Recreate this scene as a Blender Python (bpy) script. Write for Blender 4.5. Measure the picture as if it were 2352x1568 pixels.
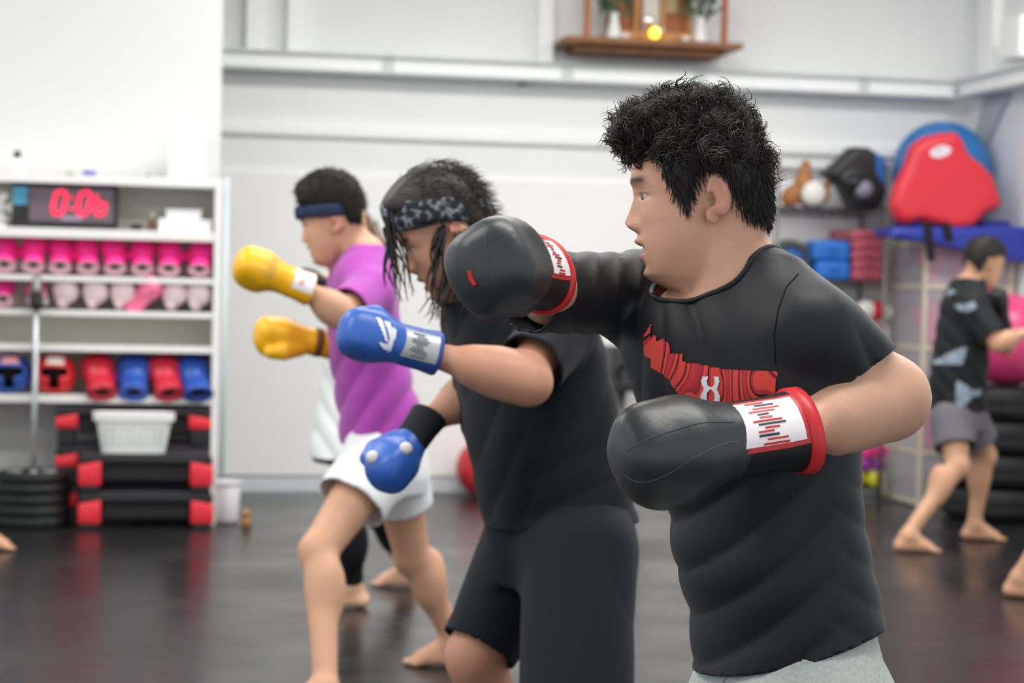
import bpy, bmesh, math, random
import numpy as np
from mathutils import Vector, Matrix
from mathutils.bvhtree import BVHTree

for _o in list(bpy.data.objects):
    bpy.data.objects.remove(_o)
SC = bpy.context.scene
COL = SC.collection
random.seed(7)
RNG = np.random.default_rng(11)

# ------------------------------------------------------------------ camera
FPX, CXP, CYP = 4700.0, 1176.0, 784.0
CAM = np.array([0.0, 0.0, 1.32])
_th, _ph, _ro = math.radians(10.8), math.radians(1.63), math.radians(1.35)
_f0 = np.array([math.sin(_th), math.cos(_th), 0.0])
_r0 = np.array([math.cos(_th), -math.sin(_th), 0.0])
_u0 = np.array([0.0, 0.0, 1.0])
VF = _f0 * math.cos(_ph) - _u0 * math.sin(_ph)
_u1 = _u0 * math.cos(_ph) + _f0 * math.sin(_ph)
VR = _r0 * math.cos(_ro) + _u1 * math.sin(_ro)
VU = _u1 * math.cos(_ro) - _r0 * math.sin(_ro)

cam_d = bpy.data.cameras.new('camera')
cam_o = bpy.data.objects.new('camera', cam_d)
COL.objects.link(cam_o)
cam_o.matrix_world = Matrix(((VR[0], VU[0], -VF[0], CAM[0]), (VR[1], VU[1], -VF[1], CAM[1]),
                             (VR[2], VU[2], -VF[2], CAM[2]), (0, 0, 0, 1)))
cam_d.sensor_width = 22.3
cam_d.lens = FPX / 2352.0 * 22.3
cam_d.clip_start, cam_d.clip_end = 0.05, 100
cam_d.dof.use_dof = True
cam_d.dof.focus_distance = 3.05
cam_d.dof.aperture_fstop = 3.0
SC.camera = cam_o

SC.view_settings.view_transform = 'Standard'
SC.view_settings.look = 'None'
SC.view_settings.gamma = 1.0
SC.view_settings.use_curve_mapping = False
SC.view_settings.exposure = 0.18

# ------------------------------------------------------------------ world and room lights
W = bpy.data.worlds.new('daylight')
SC.world = W
W.use_nodes = True
W.node_tree.nodes['Background'].inputs[0].default_value = (0.93, 0.97, 1.0, 1)
W.node_tree.nodes['Background'].inputs[1].default_value = 1.0


def area_light(name, loc, sx, sy, power, rot=(0, 0, 0), col=(1, .985, .96)):
    d = bpy.data.lights.new(name, 'AREA')
    d.shape = 'RECTANGLE'
    d.size, d.size_y = sx, sy
    d.energy = power
    d.color = col
    o = bpy.data.objects.new(name, d)
    COL.objects.link(o)
    o.location = loc
    o.rotation_euler = rot
    return o


for _i, (_x, _y) in enumerate([(-2.2, 3.0), (1.6, 3.0), (-2.2, 6.4), (1.6, 6.4), (5.0, 6.4),
                               (-2.2, 9.8), (1.6, 9.8), (5.0, 9.6)]):
    area_light('ceiling_lamp', (_x, _y, 3.92), 2.4, 0.5, 42 if (_x < 0 and _y > 9) else 78)


def P(px, py, d):
    """photo pixel + distance along the view axis -> world point"""
    return CAM + VF * d + VR * ((px - CXP) / FPX * d) - VU * ((py - CYP) / FPX * d)


def ray(px, py):
    return VF + VR * ((px - CXP) / FPX) - VU * ((py - CYP) / FPX)


def PY(px, py, Y):
    r = ray(px, py)
    return CAM + r * ((Y - CAM[1]) / r[1])


def PX(px, py, X):
    r = ray(px, py)
    return CAM + r * ((X - CAM[0]) / r[0])


def PZ(px, py, z=0.0):
    r = ray(px, py)
    return CAM + r * ((z - CAM[2]) / r[2])


def unit(v):
    v = np.asarray(v, float)
    return v / max(np.linalg.norm(v), 1e-9)


# ------------------------------------------------------------------ materials
def lin(c):
    if isinstance(c, str):
        c = [int(c[i:i + 2], 16) / 255 for i in (0, 2, 4)]
    return tuple((x / 12.92 if x <= .04045 else ((x + .055) / 1.055) ** 2.4) for x in c)


MATS = {}


def mat(name, col, rough=.5, spec=.5, metal=0., bump=0., bscale=60., var=0., vscale=8., sheen=0.,
        emit=0., alpha=1., trans=0., sss=0., coat=0.):
    if name in MATS:
        return MATS[name]
    m = bpy.data.materials.new(name)
    m.use_nodes = True
    nt = m.node_tree
    b = nt.nodes['Principled BSDF']
    c = lin(col)
    b.inputs['Base Color'].default_value = (*c, 1)
    b.inputs['Roughness'].default_value = rough
    b.inputs['Specular IOR Level'].default_value = spec
    b.inputs['Metallic'].default_value = metal
    b.inputs['Alpha'].default_value = alpha
    b.inputs['Transmission Weight'].default_value = trans
    b.inputs['Coat Weight'].default_value = coat
    if sheen:
        b.inputs['Sheen Weight'].default_value = sheen
        b.inputs['Sheen Roughness'].default_value = .5
    if sss:
        b.inputs['Subsurface Weight'].default_value = sss
        b.inputs['Subsurface Radius'].default_value = (1., .35, .2)
        b.inputs['Subsurface Scale'].default_value = .012
    if emit:
        b.inputs['Emission Color'].default_value = (*c, 1)
        b.inputs['Emission Strength'].default_value = emit
    if bump or var:
        tc = nt.nodes.new('ShaderNodeTexCoord')
    if bump:
        n = nt.nodes.new('ShaderNodeTexNoise')
        n.inputs['Scale'].default_value = bscale
        n.inputs['Detail'].default_value = 4
        bp = nt.nodes.new('ShaderNodeBump')
        bp.inputs['Strength'].default_value = bump
        bp.inputs['Distance'].default_value = .01
        nt.links.new(tc.outputs['Object'], n.inputs['Vector'])
        nt.links.new(n.outputs['Fac'], bp.inputs['Height'])
        nt.links.new(bp.outputs['Normal'], b.inputs['Normal'])
    if var:
        n2 = nt.nodes.new('ShaderNodeTexNoise')
        n2.inputs['Scale'].default_value = vscale
        n2.inputs['Detail'].default_value = 3
        r = nt.nodes.new('ShaderNodeValToRGB')
        r.color_ramp.elements[0].position = .3
        r.color_ramp.elements[1].position = .7
        r.color_ramp.elements[0].color = (*[x * (1 - var) for x in c], 1)
        r.color_ramp.elements[1].color = (*[min(1, x * (1 + var)) for x in c], 1)
        nt.links.new(tc.outputs['Object'], n2.inputs['Vector'])
        nt.links.new(n2.outputs['Fac'], r.inputs['Fac'])
        nt.links.new(r.outputs['Color'], b.inputs['Base Color'])
    MATS[name] = m
    return m


def skin_mat(name, col, lip='b0645c', dark='1c1512'):
    """skin with lip / brow colour zones carried by the 'zone' attribute (R lip, G brow, lash and painted mouth and ear-hole shade, B flush)"""
    m = mat(name, col, rough=.48, spec=.35, sss=.12, bump=.05, bscale=180, var=.05, vscale=14)
    nt = m.node_tree
    b = nt.nodes['Principled BSDF']
    at = nt.nodes.new('ShaderNodeAttribute')
    at.attribute_name = 'zone'
    sep = nt.nodes.new('ShaderNodeSeparateColor')
    nt.links.new(at.outputs['Color'], sep.inputs[0])
    src = b.inputs['Base Color'].links[0].from_socket
    for ch, c in ((2, 'd9907c'), (0, lip), (1, dark)):
        mx = nt.nodes.new('ShaderNodeMix')
        mx.data_type = 'RGBA'
        nt.links.new(sep.outputs[ch], mx.inputs[0])
        nt.links.new(src, mx.inputs[6])
        mx.inputs[7].default_value = (*lin(c), 1)
        src = mx.outputs[2]
    nt.links.new(src, b.inputs['Base Color'])
    return m


# ------------------------------------------------------------------ scene-object helpers
def link(o, parent=None):
    COL.objects.link(o)
    if parent is not None:
        o.parent = parent
        o.matrix_parent_inverse = PM[parent.name].inverted()
    return o


PM = {}     # world matrices of empties (only translation / rotation / scale set at creation)


def thing(name, label, cat, loc=(0, 0, 0), group=None, rotz=0.):
    o = bpy.data.objects.new(name, None)
    o.empty_display_size = .1
    COL.objects.link(o)
    o.location = [float(x) for x in loc]
    o.rotation_euler = (0, 0, rotz)
    PM[o.name] = Matrix.Translation(Vector([float(x) for x in loc])) @ Matrix.Rotation(rotz, 4, 'Z')
    tag(o, label, cat, group)
    return o


def tag(o, label, cat, group=None):
    o['label'] = label
    o['category'] = cat
    if group:
        o['group'] = group
    return o


def struct(o):
    o['kind'] = 'structure'
    return o


def mk(name, v, f, m=None, parent=None, smooth=True, local=False):
    """mesh object from arrays; vertices in world space unless local"""
    me = bpy.data.meshes.new(name)
    v = np.asarray(v, np.float32)
    if isinstance(f, np.ndarray):
        n, k = f.shape
        me.vertices.add(len(v))
        me.vertices.foreach_set('co', v.ravel())
        me.loops.add(n * k)
        me.loops.foreach_set('vertex_index', f.astype(np.int32).ravel())
        me.polygons.add(n)
        me.polygons.foreach_set('loop_start', np.arange(0, n * k, k, dtype=np.int32))
        me.polygons.foreach_set('loop_total', np.full(n, k, np.int32))
        me.update(calc_edges=True)
    else:
        me.from_pydata([tuple(map(float, x)) for x in v], [], f)
        me.update()
    if smooth:
        me.polygons.foreach_set('use_smooth', np.ones(len(me.polygons), bool))
    if m:
        me.materials.append(m)
    o = bpy.data.objects.new(name, me)
    if local and parent is not None:
        COL.objects.link(o)
        o.parent = parent
    else:
        link(o, parent)
    PM[o.name] = PM[parent.name].copy() if (local and parent is not None) else Matrix.Identity(4)
    return o


def obj_bm(name, bm, m=None, parent=None, smooth=False, local=False):
    bmesh.ops.recalc_face_normals(bm, faces=bm.faces)
    me = bpy.data.meshes.new(name)
    bm.to_mesh(me)
    bm.free()
    if smooth:
        me.polygons.foreach_set('use_smooth', np.ones(len(me.polygons), bool))
    if m:
        me.materials.append(m)
    o = bpy.data.objects.new(name, me)
    if local and parent is not None:
        COL.objects.link(o)
        o.parent = parent
    else:
        link(o, parent)
    PM[o.name] = PM[parent.name].copy() if (local and parent is not None) else Matrix.Identity(4)
    return o


def bx(bm, lo, hi, bev=0., M=None, seg=2):
    lo, hi = np.array(lo, float), np.array(hi, float)
    lo, hi = np.minimum(lo, hi), np.maximum(lo, hi)
    r = bmesh.ops.create_cube(bm, size=1.0)
    vs = r['verts']
    for v in vs:
        v.co = Vector([(lo[i] + hi[i]) / 2 + v.co[i] * (hi[i] - lo[i]) for i in range(3)])
    if bev:
        es = list({e for v in vs for e in v.link_edges})
        rr = bmesh.ops.bevel(bm, geom=es, offset=bev, segments=seg, affect='EDGES', profile=.5)
        vs = list({v for f in rr['faces'] for v in f.verts} | {v for v in vs if v.is_valid})
    if M is not None:
        for v in vs:
            if v.is_valid:
                v.co = M @ v.co
    return vs


def box(name, lo, hi, m, parent=None, bev=0., local=False, smooth=False):
    bm = bmesh.new()
    bx(bm, lo, hi, bev)
    return obj_bm(name, bm, m, parent, smooth, local)


def lathe_arrays(prof, n=24, axis=2, sx=1., sy=1., close=False):
    """profile [(r, h)] revolved around axis through origin"""
    prof = np.array(prof, float)
    a = np.linspace(0, 2 * np.pi, n, endpoint=False)
    k = len(prof)
    V = np.zeros((k, n, 3))
    V[:, :, 0] = prof[:, 0:1] * np.cos(a) * sx
    V[:, :, 1] = prof[:, 0:1] * np.sin(a) * sy
    V[:, :, 2] = prof[:, 1:2]
    idx = np.arange(k * n).reshape(k, n)
    rows = range(k if close else k - 1)
    F = []
    for i in rows:
        j = (i + 1) % k
        F.append(np.stack([idx[i], np.roll(idx[i], -1), np.roll(idx[j], -1), idx[j]], 1))
    F = np.concatenate(F)
    V = V.reshape(-1, 3)
    if axis == 0:
        V = V[:, [2, 0, 1]]
    elif axis == 1:
        V = V[:, [1, 2, 0]]
    return V, F


def lathe(name, prof, loc, m, parent=None, n=24, axis=2, sx=1., sy=1., close=False, R=None, local=False):
    V, F = lathe_arrays(prof, n, axis, sx, sy, close)
    if R is not None:
        V = V @ np.asarray(R, float).T
    V = V + np.asarray(loc, float)
    return mk(name, V, F, m, parent, True, local)


def tube_arrays(pts, rad, n=8, flat=None):
    pts = np.array(pts, float)
    k = len(pts)
    rad = np.broadcast_to(np.asarray(rad, float), (k,))
    t = np.gradient(pts, axis=0)
    t /= np.linalg.norm(t, axis=1, keepdims=True) + 1e-9
    up = np.array([0, 0, 1.]) if abs(t[:, 2]).mean() < .8 else np.array([1., 0, 0])
    u = np.cross(t, up)
    u /= np.linalg.norm(u, axis=1, keepdims=True) + 1e-9
    w = np.cross(t, u)
    a = np.linspace(0, 2 * np.pi, n, endpoint=False)
    V = pts[:, None] + rad[:, None, None] * (np.cos(a)[None, :, None] * u[:, None] + np.sin(a)[None, :, None] * w[:, None])
    idx = np.arange(k * n).reshape(k, n)
    F = np.concatenate([np.stack([idx[i], idx[i + 1], np.roll(idx[i + 1], -1), np.roll(idx[i], -1)], 1) for i in range(k - 1)])
    V = V.reshape(-1, 3)
    # caps as degenerate-free fans
    c0, c1 = len(V), len(V) + 1
    V = np.concatenate([V, pts[:1], pts[-1:]])
    cap0 = np.stack([np.full(n, c0), idx[0], np.roll(idx[0], -1)], 1)
    cap1 = np.stack([np.full(n, c1), np.roll(idx[-1], -1), idx[-1]], 1)
    faces = [tuple(x) for x in F] + [tuple(x) for x in cap0] + [tuple(x) for x in cap1]
    return V, faces


def tube(name, pts, rad, m, parent=None, n=8, local=False):
    V, F = tube_arrays(pts, rad, n)
    return mk(name, V, F, m, parent, True, local)


def copy_tree(o, parent=None, mats=None):
    c = o.copy()
    COL.objects.link(c)
    c.parent = parent
    for ch in o.children:
        copy_tree(ch, c)
    return c


# ------------------------------------------------------------------ signed-distance modelling
def smin(a, b, k):
    if k <= 0:
        return np.minimum(a, b)
    h = np.clip(.5 + .5 * (b - a) / k, 0, 1)
    return b + (a - b) * h - k * h * (1 - h)


def sstep(a, b, x):
    t = np.clip((x - a) / (b - a), 0, 1)
    return t * t * (3 - 2 * t)


def f_cone(a, b, ra, rb, ax=None, sq=1.):
    """round cone a->b; optional squash: component along ax is scaled by sq (sq<1 = wider that way)"""
    a, b = np.asarray(a, float), np.asarray(b, float)
    ba = b - a
    if ax is not None:
        ax = unit(ax)
        ba2 = ba + ax * (np.dot(ba, ax) * (sq - 1))
    else:
        ba2 = ba
    L2 = max(np.dot(ba2, ba2), 1e-9)

    def fn(X, Y, Z):
        x, y, z = X - a[0], Y - a[1], Z - a[2]
        if ax is not None:
            s = (x * ax[0] + y * ax[1] + z * ax[2]) * (sq - 1)
            x, y, z = x + s * ax[0], y + s * ax[1], z + s * ax[2]
        h = np.clip((x * ba2[0] + y * ba2[1] + z * ba2[2]) / L2, 0, 1)
        dx, dy, dz = x - h * ba2[0], y - h * ba2[1], z - h * ba2[2]
        return np.sqrt(dx * dx + dy * dy + dz * dz) - (ra + (rb - ra) * h)
    R = max(ra, rb) / min(sq, 1.)
    return fn, np.minimum(a, b) - R, np.maximum(a, b) + R


def f_ell(c, r, R=None):
    """ellipsoid, centre c, radii r, optional 3x3 of axes in rows"""
    c, r = np.asarray(c, float), np.asarray(r, float)
    R = np.eye(3) if R is None else np.asarray(R, float)

    def fn(X, Y, Z):
        x, y, z = X - c[0], Y - c[1], Z - c[2]
        q = [(x * R[i, 0] + y * R[i, 1] + z * R[i, 2]) for i in range(3)]
        k0 = np.sqrt(sum((q[i] / r[i]) ** 2 for i in range(3)))
        k1 = np.sqrt(sum((q[i] / r[i] ** 2) ** 2 for i in range(3)))
        return k0 * (k0 - 1) / (k1 + 1e-6)
    m = max(r)
    return fn, c - m, c + m


def f_sell(c, r, n=3.):
    """superellipsoid (boxier than an ellipsoid)"""
    c, r = np.asarray(c, float), np.asarray(r, float)

    def fn(X, Y, Z):
        e = (np.abs((X - c[0]) / r[0]) ** n + np.abs((Y - c[1]) / r[1]) ** n + np.abs((Z - c[2]) / r[2]) ** n) ** (1 / n)
        return (e - 1) * min(r)
    return fn, c - r, c + r


def f_zloft(st, infl=0., n=2.3):
    """stack of horizontal (super)ellipses: (x,y,z, a lateral, b depth, phi); phi = heading of the front"""
    st = sorted(st, key=lambda s: s[2])
    S = np.array(st, float)
    zz = S[:, 2]

    def smooth(col):
        # cubic-like interpolation through dense resample
        zf = np.linspace(zz[0], zz[-1], 80)
        v = np.interp(zf, zz, col)
        k = np.array([1, 2, 3, 4, 3, 2, 1.])
        k /= k.sum()
        vp = np.concatenate([[v[0]] * 3, v, [v[-1]] * 3])
        return zf, np.convolve(vp, k, 'valid')
    cols = [smooth(S[:, i]) for i in (0, 1, 3, 4, 5)]

    def fn(X, Y, Z):
        z = np.clip(Z, zz[0], zz[-1])
        cx, cy, a, b, ph = [np.interp(z, zf, v) for zf, v in cols]
        a, b = a + infl, b + infl
        dx, dy = X - cx, Y - cy
        fx, fy = np.cos(ph), np.sin(ph)
        w = dx * fx + dy * fy
        u = -dx * fy + dy * fx
        e = (np.abs(u / a) ** n + np.abs(w / b) ** n) ** (1 / n)
        d = (e - 1) * np.minimum(a, b)
        dz = np.maximum(zz[0] - Z, Z - zz[-1])
        dz = np.maximum(dz, -.5)
        return np.where(dz > 0, np.sqrt(np.maximum(d, 0) ** 2 + dz ** 2) + np.minimum(d, 0) * 0, np.maximum(d, dz))
    mx = max(S[:, 3].max(), S[:, 4].max()) + infl
    lo = np.array([S[:, 0].min() - mx, S[:, 1].min() - mx, zz[0]])
    hi = np.array([S[:, 0].max() + mx, S[:, 1].max() + mx, zz[-1]])
    return fn, lo, hi


def poly_sdf(x, z, poly):
    """signed distance to a closed polygon (negative inside)"""
    p = np.array(poly, float)
    q = np.roll(p, -1, axis=0)
    d = np.full(np.broadcast(x, z).shape, 1e9)
    s = np.ones_like(d)
    for (ax, az), (bx_, bz) in zip(p, q):
        ex, ez = bx_ - ax, bz - az
        wx, wz = x - ax, z - az
        t = np.clip((wx * ex + wz * ez) / (ex * ex + ez * ez + 1e-12), 0, 1)
        d = np.minimum(d, (wx - ex * t) ** 2 + (wz - ez * t) ** 2)
        c1 = z >= az
        c2 = z < bz
        c3 = ex * wz > ez * wx
        flip = (c1 & c2 & c3) | (~c1 & ~c2 & ~c3)
        s = np.where(flip, -s, s)
    return s * np.sqrt(d)


def axis_arr(lo, hi, h, fine=None):
    xs = [lo]
    while xs[-1] < hi:
        st = h
        if fine and fine[0] - h * .5 < xs[-1] < fine[1]:
            st = fine[2]
        xs.append(xs[-1] + st)
    return np.array(xs)


def sdf_mesh(prims, h, fine=None, smooth=1, bounds=None):
    """prims: list of (field, k, op[+/-]); field = (fn, lo, hi). fine = (lo3, hi3, h) finer band of the grid."""
    los = np.min([p[0][1] for p in prims if p[2] == '+'], axis=0) - 2.5 * h
    his = np.max([p[0][2] for p in prims if p[2] == '+'], axis=0) + 2.5 * h
    ax = [axis_arr(los[i], his[i], h, (fine[0][i], fine[1][i], fine[2]) if fine else None) for i in range(3)]
    D = np.full([len(a) for a in ax], 1.0, np.float32)
    for (fn, lo, hi), k, op in prims:
        mg = k + 3 * h
        sl = []
        for i in range(3):
            a = np.searchsorted(ax[i], lo[i] - mg)
            b = np.searchsorted(ax[i], hi[i] + mg)
            sl.append(slice(max(a - 1, 0), min(b + 1, len(ax[i]))))
        X = ax[0][sl[0]][:, None, None]
        Y = ax[1][sl[1]][None, :, None]
        Z = ax[2][sl[2]][None, None, :]
        d = fn(X, Y, Z)
        s = tuple(sl)
        if op == '+':
            D[s] = smin(D[s], d, k)
        else:
            D[s] = -smin(-D[s], d, k)
    return surface_nets(D, ax, smooth)


def surface_nets(D, ax, smooth=1):
    ins = D < 0
    nx, ny, nz = D.shape
    cnt = np.zeros((nx - 1, ny - 1, nz - 1), np.int8)
    for a in (0, 1):
        for b in (0, 1):
            for c in (0, 1):
                cnt += ins[a:nx - 1 + a, b:ny - 1 + b, c:nz - 1 + c]
    act = (cnt > 0) & (cnt < 8)
    I = np.argwhere(act)
    cid = np.full(cnt.shape, -1, np.int32)
    cid[act] = np.arange(len(I))
    acc = np.zeros((len(I), 3))
    num = np.zeros(len(I))
    corners = [(a, b, c) for a in (0, 1) for b in (0, 1) for c in (0, 1)]
    vals = {c: D[I[:, 0] + c[0], I[:, 1] + c[1], I[:, 2] + c[2]].astype(float) for c in corners}
    for c in corners:
        for axn in range(3):
            if c[axn] == 0:
                e = list(c)
                e[axn] = 1
                e = tuple(e)
                va, vb = vals[c], vals[e]
                cr = (va < 0) != (vb < 0)
                t = np.where(cr, va / np.where(cr, va - vb, 1), 0)
                for q in range(3):
                    acc[:, q] += np.where(cr, c[q] + (t if q == axn else 0), 0)
                num += cr
    acc /= num[:, None]
    V = np.stack([np.interp(I[:, q] + acc[:, q], np.arange(len(ax[q])), ax[q]) for q in range(3)], 1)
    F = []
    for axn in range(3):
        o1, o2 = [(1, 2), (2, 0), (0, 1)][axn]
        sl0 = [slice(None)] * 3
        sl1 = [slice(None)] * 3
        sl0[axn] = slice(0, -1)
        sl1[axn] = slice(1, None)
        A, B = ins[tuple(sl0)], ins[tuple(sl1)]
        E = np.argwhere(A != B)
        E = E[(E[:, o1] > 0) & (E[:, o2] > 0) & (E[:, o1] < D.shape[o1] - 1) & (E[:, o2] < D.shape[o2] - 1)]
        fl = A[E[:, 0], E[:, 1], E[:, 2]]
        q = []
        for d1, d2 in ((1, 1), (0, 1), (0, 0), (1, 0)):
            C = E.copy()
            C[:, o1] -= d1
            C[:, o2] -= d2
            q.append(cid[C[:, 0], C[:, 1], C[:, 2]])
        q = np.stack(q, 1)
        q = np.where(fl[:, None], q, q[:, ::-1])
        F.append(q)
    F = np.concatenate(F)
    F = F[(F >= 0).all(1)]
    for _ in range(smooth):
        V = lap(V, F, .5)
        V = lap(V, F, -.42) if smooth > 1 else V
    return V, F


def edges_of(F):
    e = np.concatenate([F[:, [i, (i + 1) % F.shape[1]]] for i in range(F.shape[1])])
    e.sort(axis=1)
    return np.unique(e, axis=0)


def lap(V, F, w):
    e = np.concatenate([F[:, [i, (i + 1) % 4]] for i in range(4)])
    n = len(V)
    c = np.bincount(e[:, 0], minlength=n) + np.bincount(e[:, 1], minlength=n)
    S = np.stack([np.bincount(e[:, 0], V[e[:, 1], q], n) + np.bincount(e[:, 1], V[e[:, 0], q], n) for q in range(3)], 1)
    return V + w * (S / np.maximum(c, 1)[:, None] - V)


def normals_of(V, F):
    d1 = V[F[:, 2]] - V[F[:, 0]]
    d2 = V[F[:, 3]] - V[F[:, 1]]
    fn = np.cross(d1, d2)
    N = np.zeros_like(V)
    for q in range(3):
        N[:, q] = sum(np.bincount(F[:, i], fn[:, q], len(V)) for i in range(4))
    return N / (np.linalg.norm(N, axis=1, keepdims=True) + 1e-12)


def trim(V, F, c):
    """cut the surface where c>0, with the border moved exactly onto c=0"""
    keep = (c[F] < 0).any(1)
    F = F[keep]
    e = edges_of(F)
    a = np.concatenate([e[:, 0], e[:, 1]])
    b = np.concatenate([e[:, 1], e[:, 0]])
    m = (c[a] >= 0) & (c[b] < 0)
    a, b = a[m], b[m]
    t = c[a] / (c[a] - c[b])
    pos = V[a] + (V[b] - V[a]) * t[:, None]
    n = len(V)
    num = np.bincount(a, minlength=n)
    V2 = V.copy()
    has = num > 0
    for q in range(3):
        s = np.bincount(a, pos[:, q], n)
        V2[has, q] = s[has] / num[has]
    used = np.zeros(n, bool)
    used[F] = True
    bad = used & (c >= 0) & ~has
    F = F[~bad[F].any(1)]
    used[:] = False
    used[F] = True
    mp = np.cumsum(used) - 1
    return V2[used], mp[F]


def wob(V, seed=0, f=6., n=5):
    """cheap smooth noise in about [-1,1]"""
    r = np.random.default_rng(seed)
    s = 0
    for i in range(n):
        d = r.normal(size=3)
        d = d / np.linalg.norm(d) * f * (0.6 + .9 * r.random())
        s = s + np.sin(V @ d + r.random() * 6.28)
    return s / n * 1.4


def solidify(o, t, off=-1):
    md = o.modifiers.new('thickness', 'SOLIDIFY')
    md.thickness = t
    md.offset = off
    return o


def bvh_of(V, F):
    return BVHTree.FromPolygons([tuple(x) for x in V], [tuple(int(i) for i in f) for f in F])


def decal(name, V2, F2, origin, eu, ev, m, parent, bvh, off=.0015, dist=.2, back=.1):
    """lay a flat 2-D figure (metres) on a surface: shot along -n from a plane at origin"""
    eu, ev = unit(eu), unit(ev)
    n = np.cross(eu, ev)
    out = []
    ok = []
    for u, v in V2:
        p = np.asarray(origin) + eu * u + ev * v + n * back
        h = bvh.ray_cast(Vector(p), Vector(-n), dist + back)
        if h[0] is None:
            out.append(p - n * back)
            ok.append(False)
        else:
            out.append(np.array(h[0]) + np.array(h[1]) * off * (1 if np.dot(np.array(h[1]), n) > 0 else -1))
            ok.append(True)
    F2 = [f for f in F2 if all(ok[i] for i in f)]
    return mk(name, np.array(out), F2, m, parent, True)


def grid2(u0, u1, v0, v1, nu, nv):
    V = [(u0 + (u1 - u0) * i / nu, v0 + (v1 - v0) * j / nv) for j in range(nv + 1) for i in range(nu + 1)]
    F = [(j * (nu + 1) + i, j * (nu + 1) + i + 1, (j + 1) * (nu + 1) + i + 1, (j + 1) * (nu + 1) + i)
         for j in range(nv) for i in range(nu)]
    return V, F


def poly_cells(poly_list, res):
    """cells of a fine grid whose centre lies in one of the polygons"""
    allp = np.concatenate([np.array(p) for p in poly_list])
    lo, hi = allp.min(0), allp.max(0)
    nu = int((hi[0] - lo[0]) / res) + 1
    nv = int((hi[1] - lo[1]) / res) + 1
    V, F = grid2(lo[0], hi[0], lo[1], hi[1], nu, nv)
    V = np.array(V)
    c = V[np.array(F)].mean(1)
    ins = np.zeros(len(c), bool)
    for p in poly_list:
        ins |= poly_sdf(c[:, 0], c[:, 1], p) < 0
    F = [f for f, i in zip(F, ins) if i]
    return V, F

# ================================================================== the room
YS, YW, YB = 10.95, 11.36, 12.67
XR = float(PY(2227, 150, YB)[0])
ORD = ['first', 'second', 'third', 'fourth', 'fifth', 'sixth', 'seventh', 'eighth', 'ninth']

M_WALL = mat('white_wall_paint', 'f1f2f2', .75, .25, bump=.03, bscale=25, var=.015, vscale=1.5)
M_PIER = mat('pier_wall_paint', 'd9dad9', .7, .25, bump=.03, bscale=25)
M_LOWER = mat('lower_wall_board', 'f8f8f6', .6, .3, bump=.02, bscale=12, var=.02, vscale=1.2)
M_TRIM = mat('white_steel_paint', 'fcfdfd', .35, .5)
M_TRIMG = mat('pale_grey_steel', 'd3d9d8', .45, .5)
M_BASEB = mat('baseboard_vinyl', 'd9dde0', .5, .4)
M_CEIL = mat('ceiling_board', 'eeeeec', .8, .2)


def floor_material():
    m = bpy.data.materials.new('black_rubber_mat_floor')
    m.use_nodes = True
    nt = m.node_tree
    b = nt.nodes['Principled BSDF']
    b.inputs['Base Color'].default_value = (.016, .016, .017, 1)
    b.inputs['Specular IOR Level'].default_value = .5
    tc = nt.nodes.new('ShaderNodeTexCoord')
    n1 = nt.nodes.new('ShaderNodeTexNoise')
    n1.inputs['Scale'].default_value = 2.2
    n1.inputs['Detail'].default_value = 3
    n1.inputs['Distortion'].default_value = .4
    n2 = nt.nodes.new('ShaderNodeTexNoise')
    n2.inputs['Scale'].default_value = 220
    n2.inputs['Detail'].default_value = 2
    b1 = nt.nodes.new('ShaderNodeBump')
    b1.inputs['Strength'].default_value = .5
    b1.inputs['Distance'].default_value = .012
    b2 = nt.nodes.new('ShaderNodeBump')
    b2.inputs['Strength'].default_value = .08
    b2.inputs['Distance'].default_value = .002
    n3 = nt.nodes.new('ShaderNodeTexNoise')
    n3.inputs['Scale'].default_value = 1.3
    n3.inputs['Detail'].default_value = 5
    rr = nt.nodes.new('ShaderNodeMapRange')
    rr.inputs[1].default_value, rr.inputs[2].default_value = .35, .65
    rr.inputs[3].default_value, rr.inputs[4].default_value = .2, .34
    for n in (n1, n2, n3):
        nt.links.new(tc.outputs['Object'], n.inputs['Vector'])
    nt.links.new(n1.outputs['Fac'], b1.inputs['Height'])
    nt.links.new(n2.outputs['Fac'], b2.inputs['Height'])
    nt.links.new(b1.outputs['Normal'], b2.inputs['Normal'])
    nt.links.new(b2.outputs['Normal'], b.inputs['Normal'])
    nt.links.new(n3.outputs['Fac'], rr.inputs[0])
    nt.links.new(rr.outputs[0], b.inputs['Roughness'])
    return m


struct(box('floor', (-6, -1.2, -.06), (XR, YB, 0), floor_material()))
struct(box('ceiling', (-6, -1.2, 4.0), (XR, YB, 4.08), M_CEIL))
struct(box('wall_back', (-6, YB, 0), (XR + .1, YB + .1, 4.0), M_WALL))
struct(box('wall_right', (XR, 1.5, 0), (XR + .1, YB, 4.0), M_WALL))
xp = float(PY(509, 200, YW)[0])
struct(box('wall_left', (-6, YW, 0), (xp, YW + .12, 4.0), M_PIER))
zl = float(PY(700, 397, YB)[2])
struct(box('trim_1', (xp - .3, YB - .03, .1), (XR - .002, YB - .001, zl), M_LOWER, bev=.008))
zt = float(PY(900, 300, YB)[2])
struct(box('trim_2', (xp - .3, YB - .045, zt - .06), (XR - .002, YB - .001, zt + .03), M_TRIM, bev=.02))
struct(box('baseboard_back', (xp - .3, YB - .045, 0), (XR - .002, YB - .031, .085), M_BASEB, bev=.004))
struct(box('baseboard_right', (XR - .02, 1.5, 0), (XR - .001, YB - .046, .085), M_BASEB))

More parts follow.
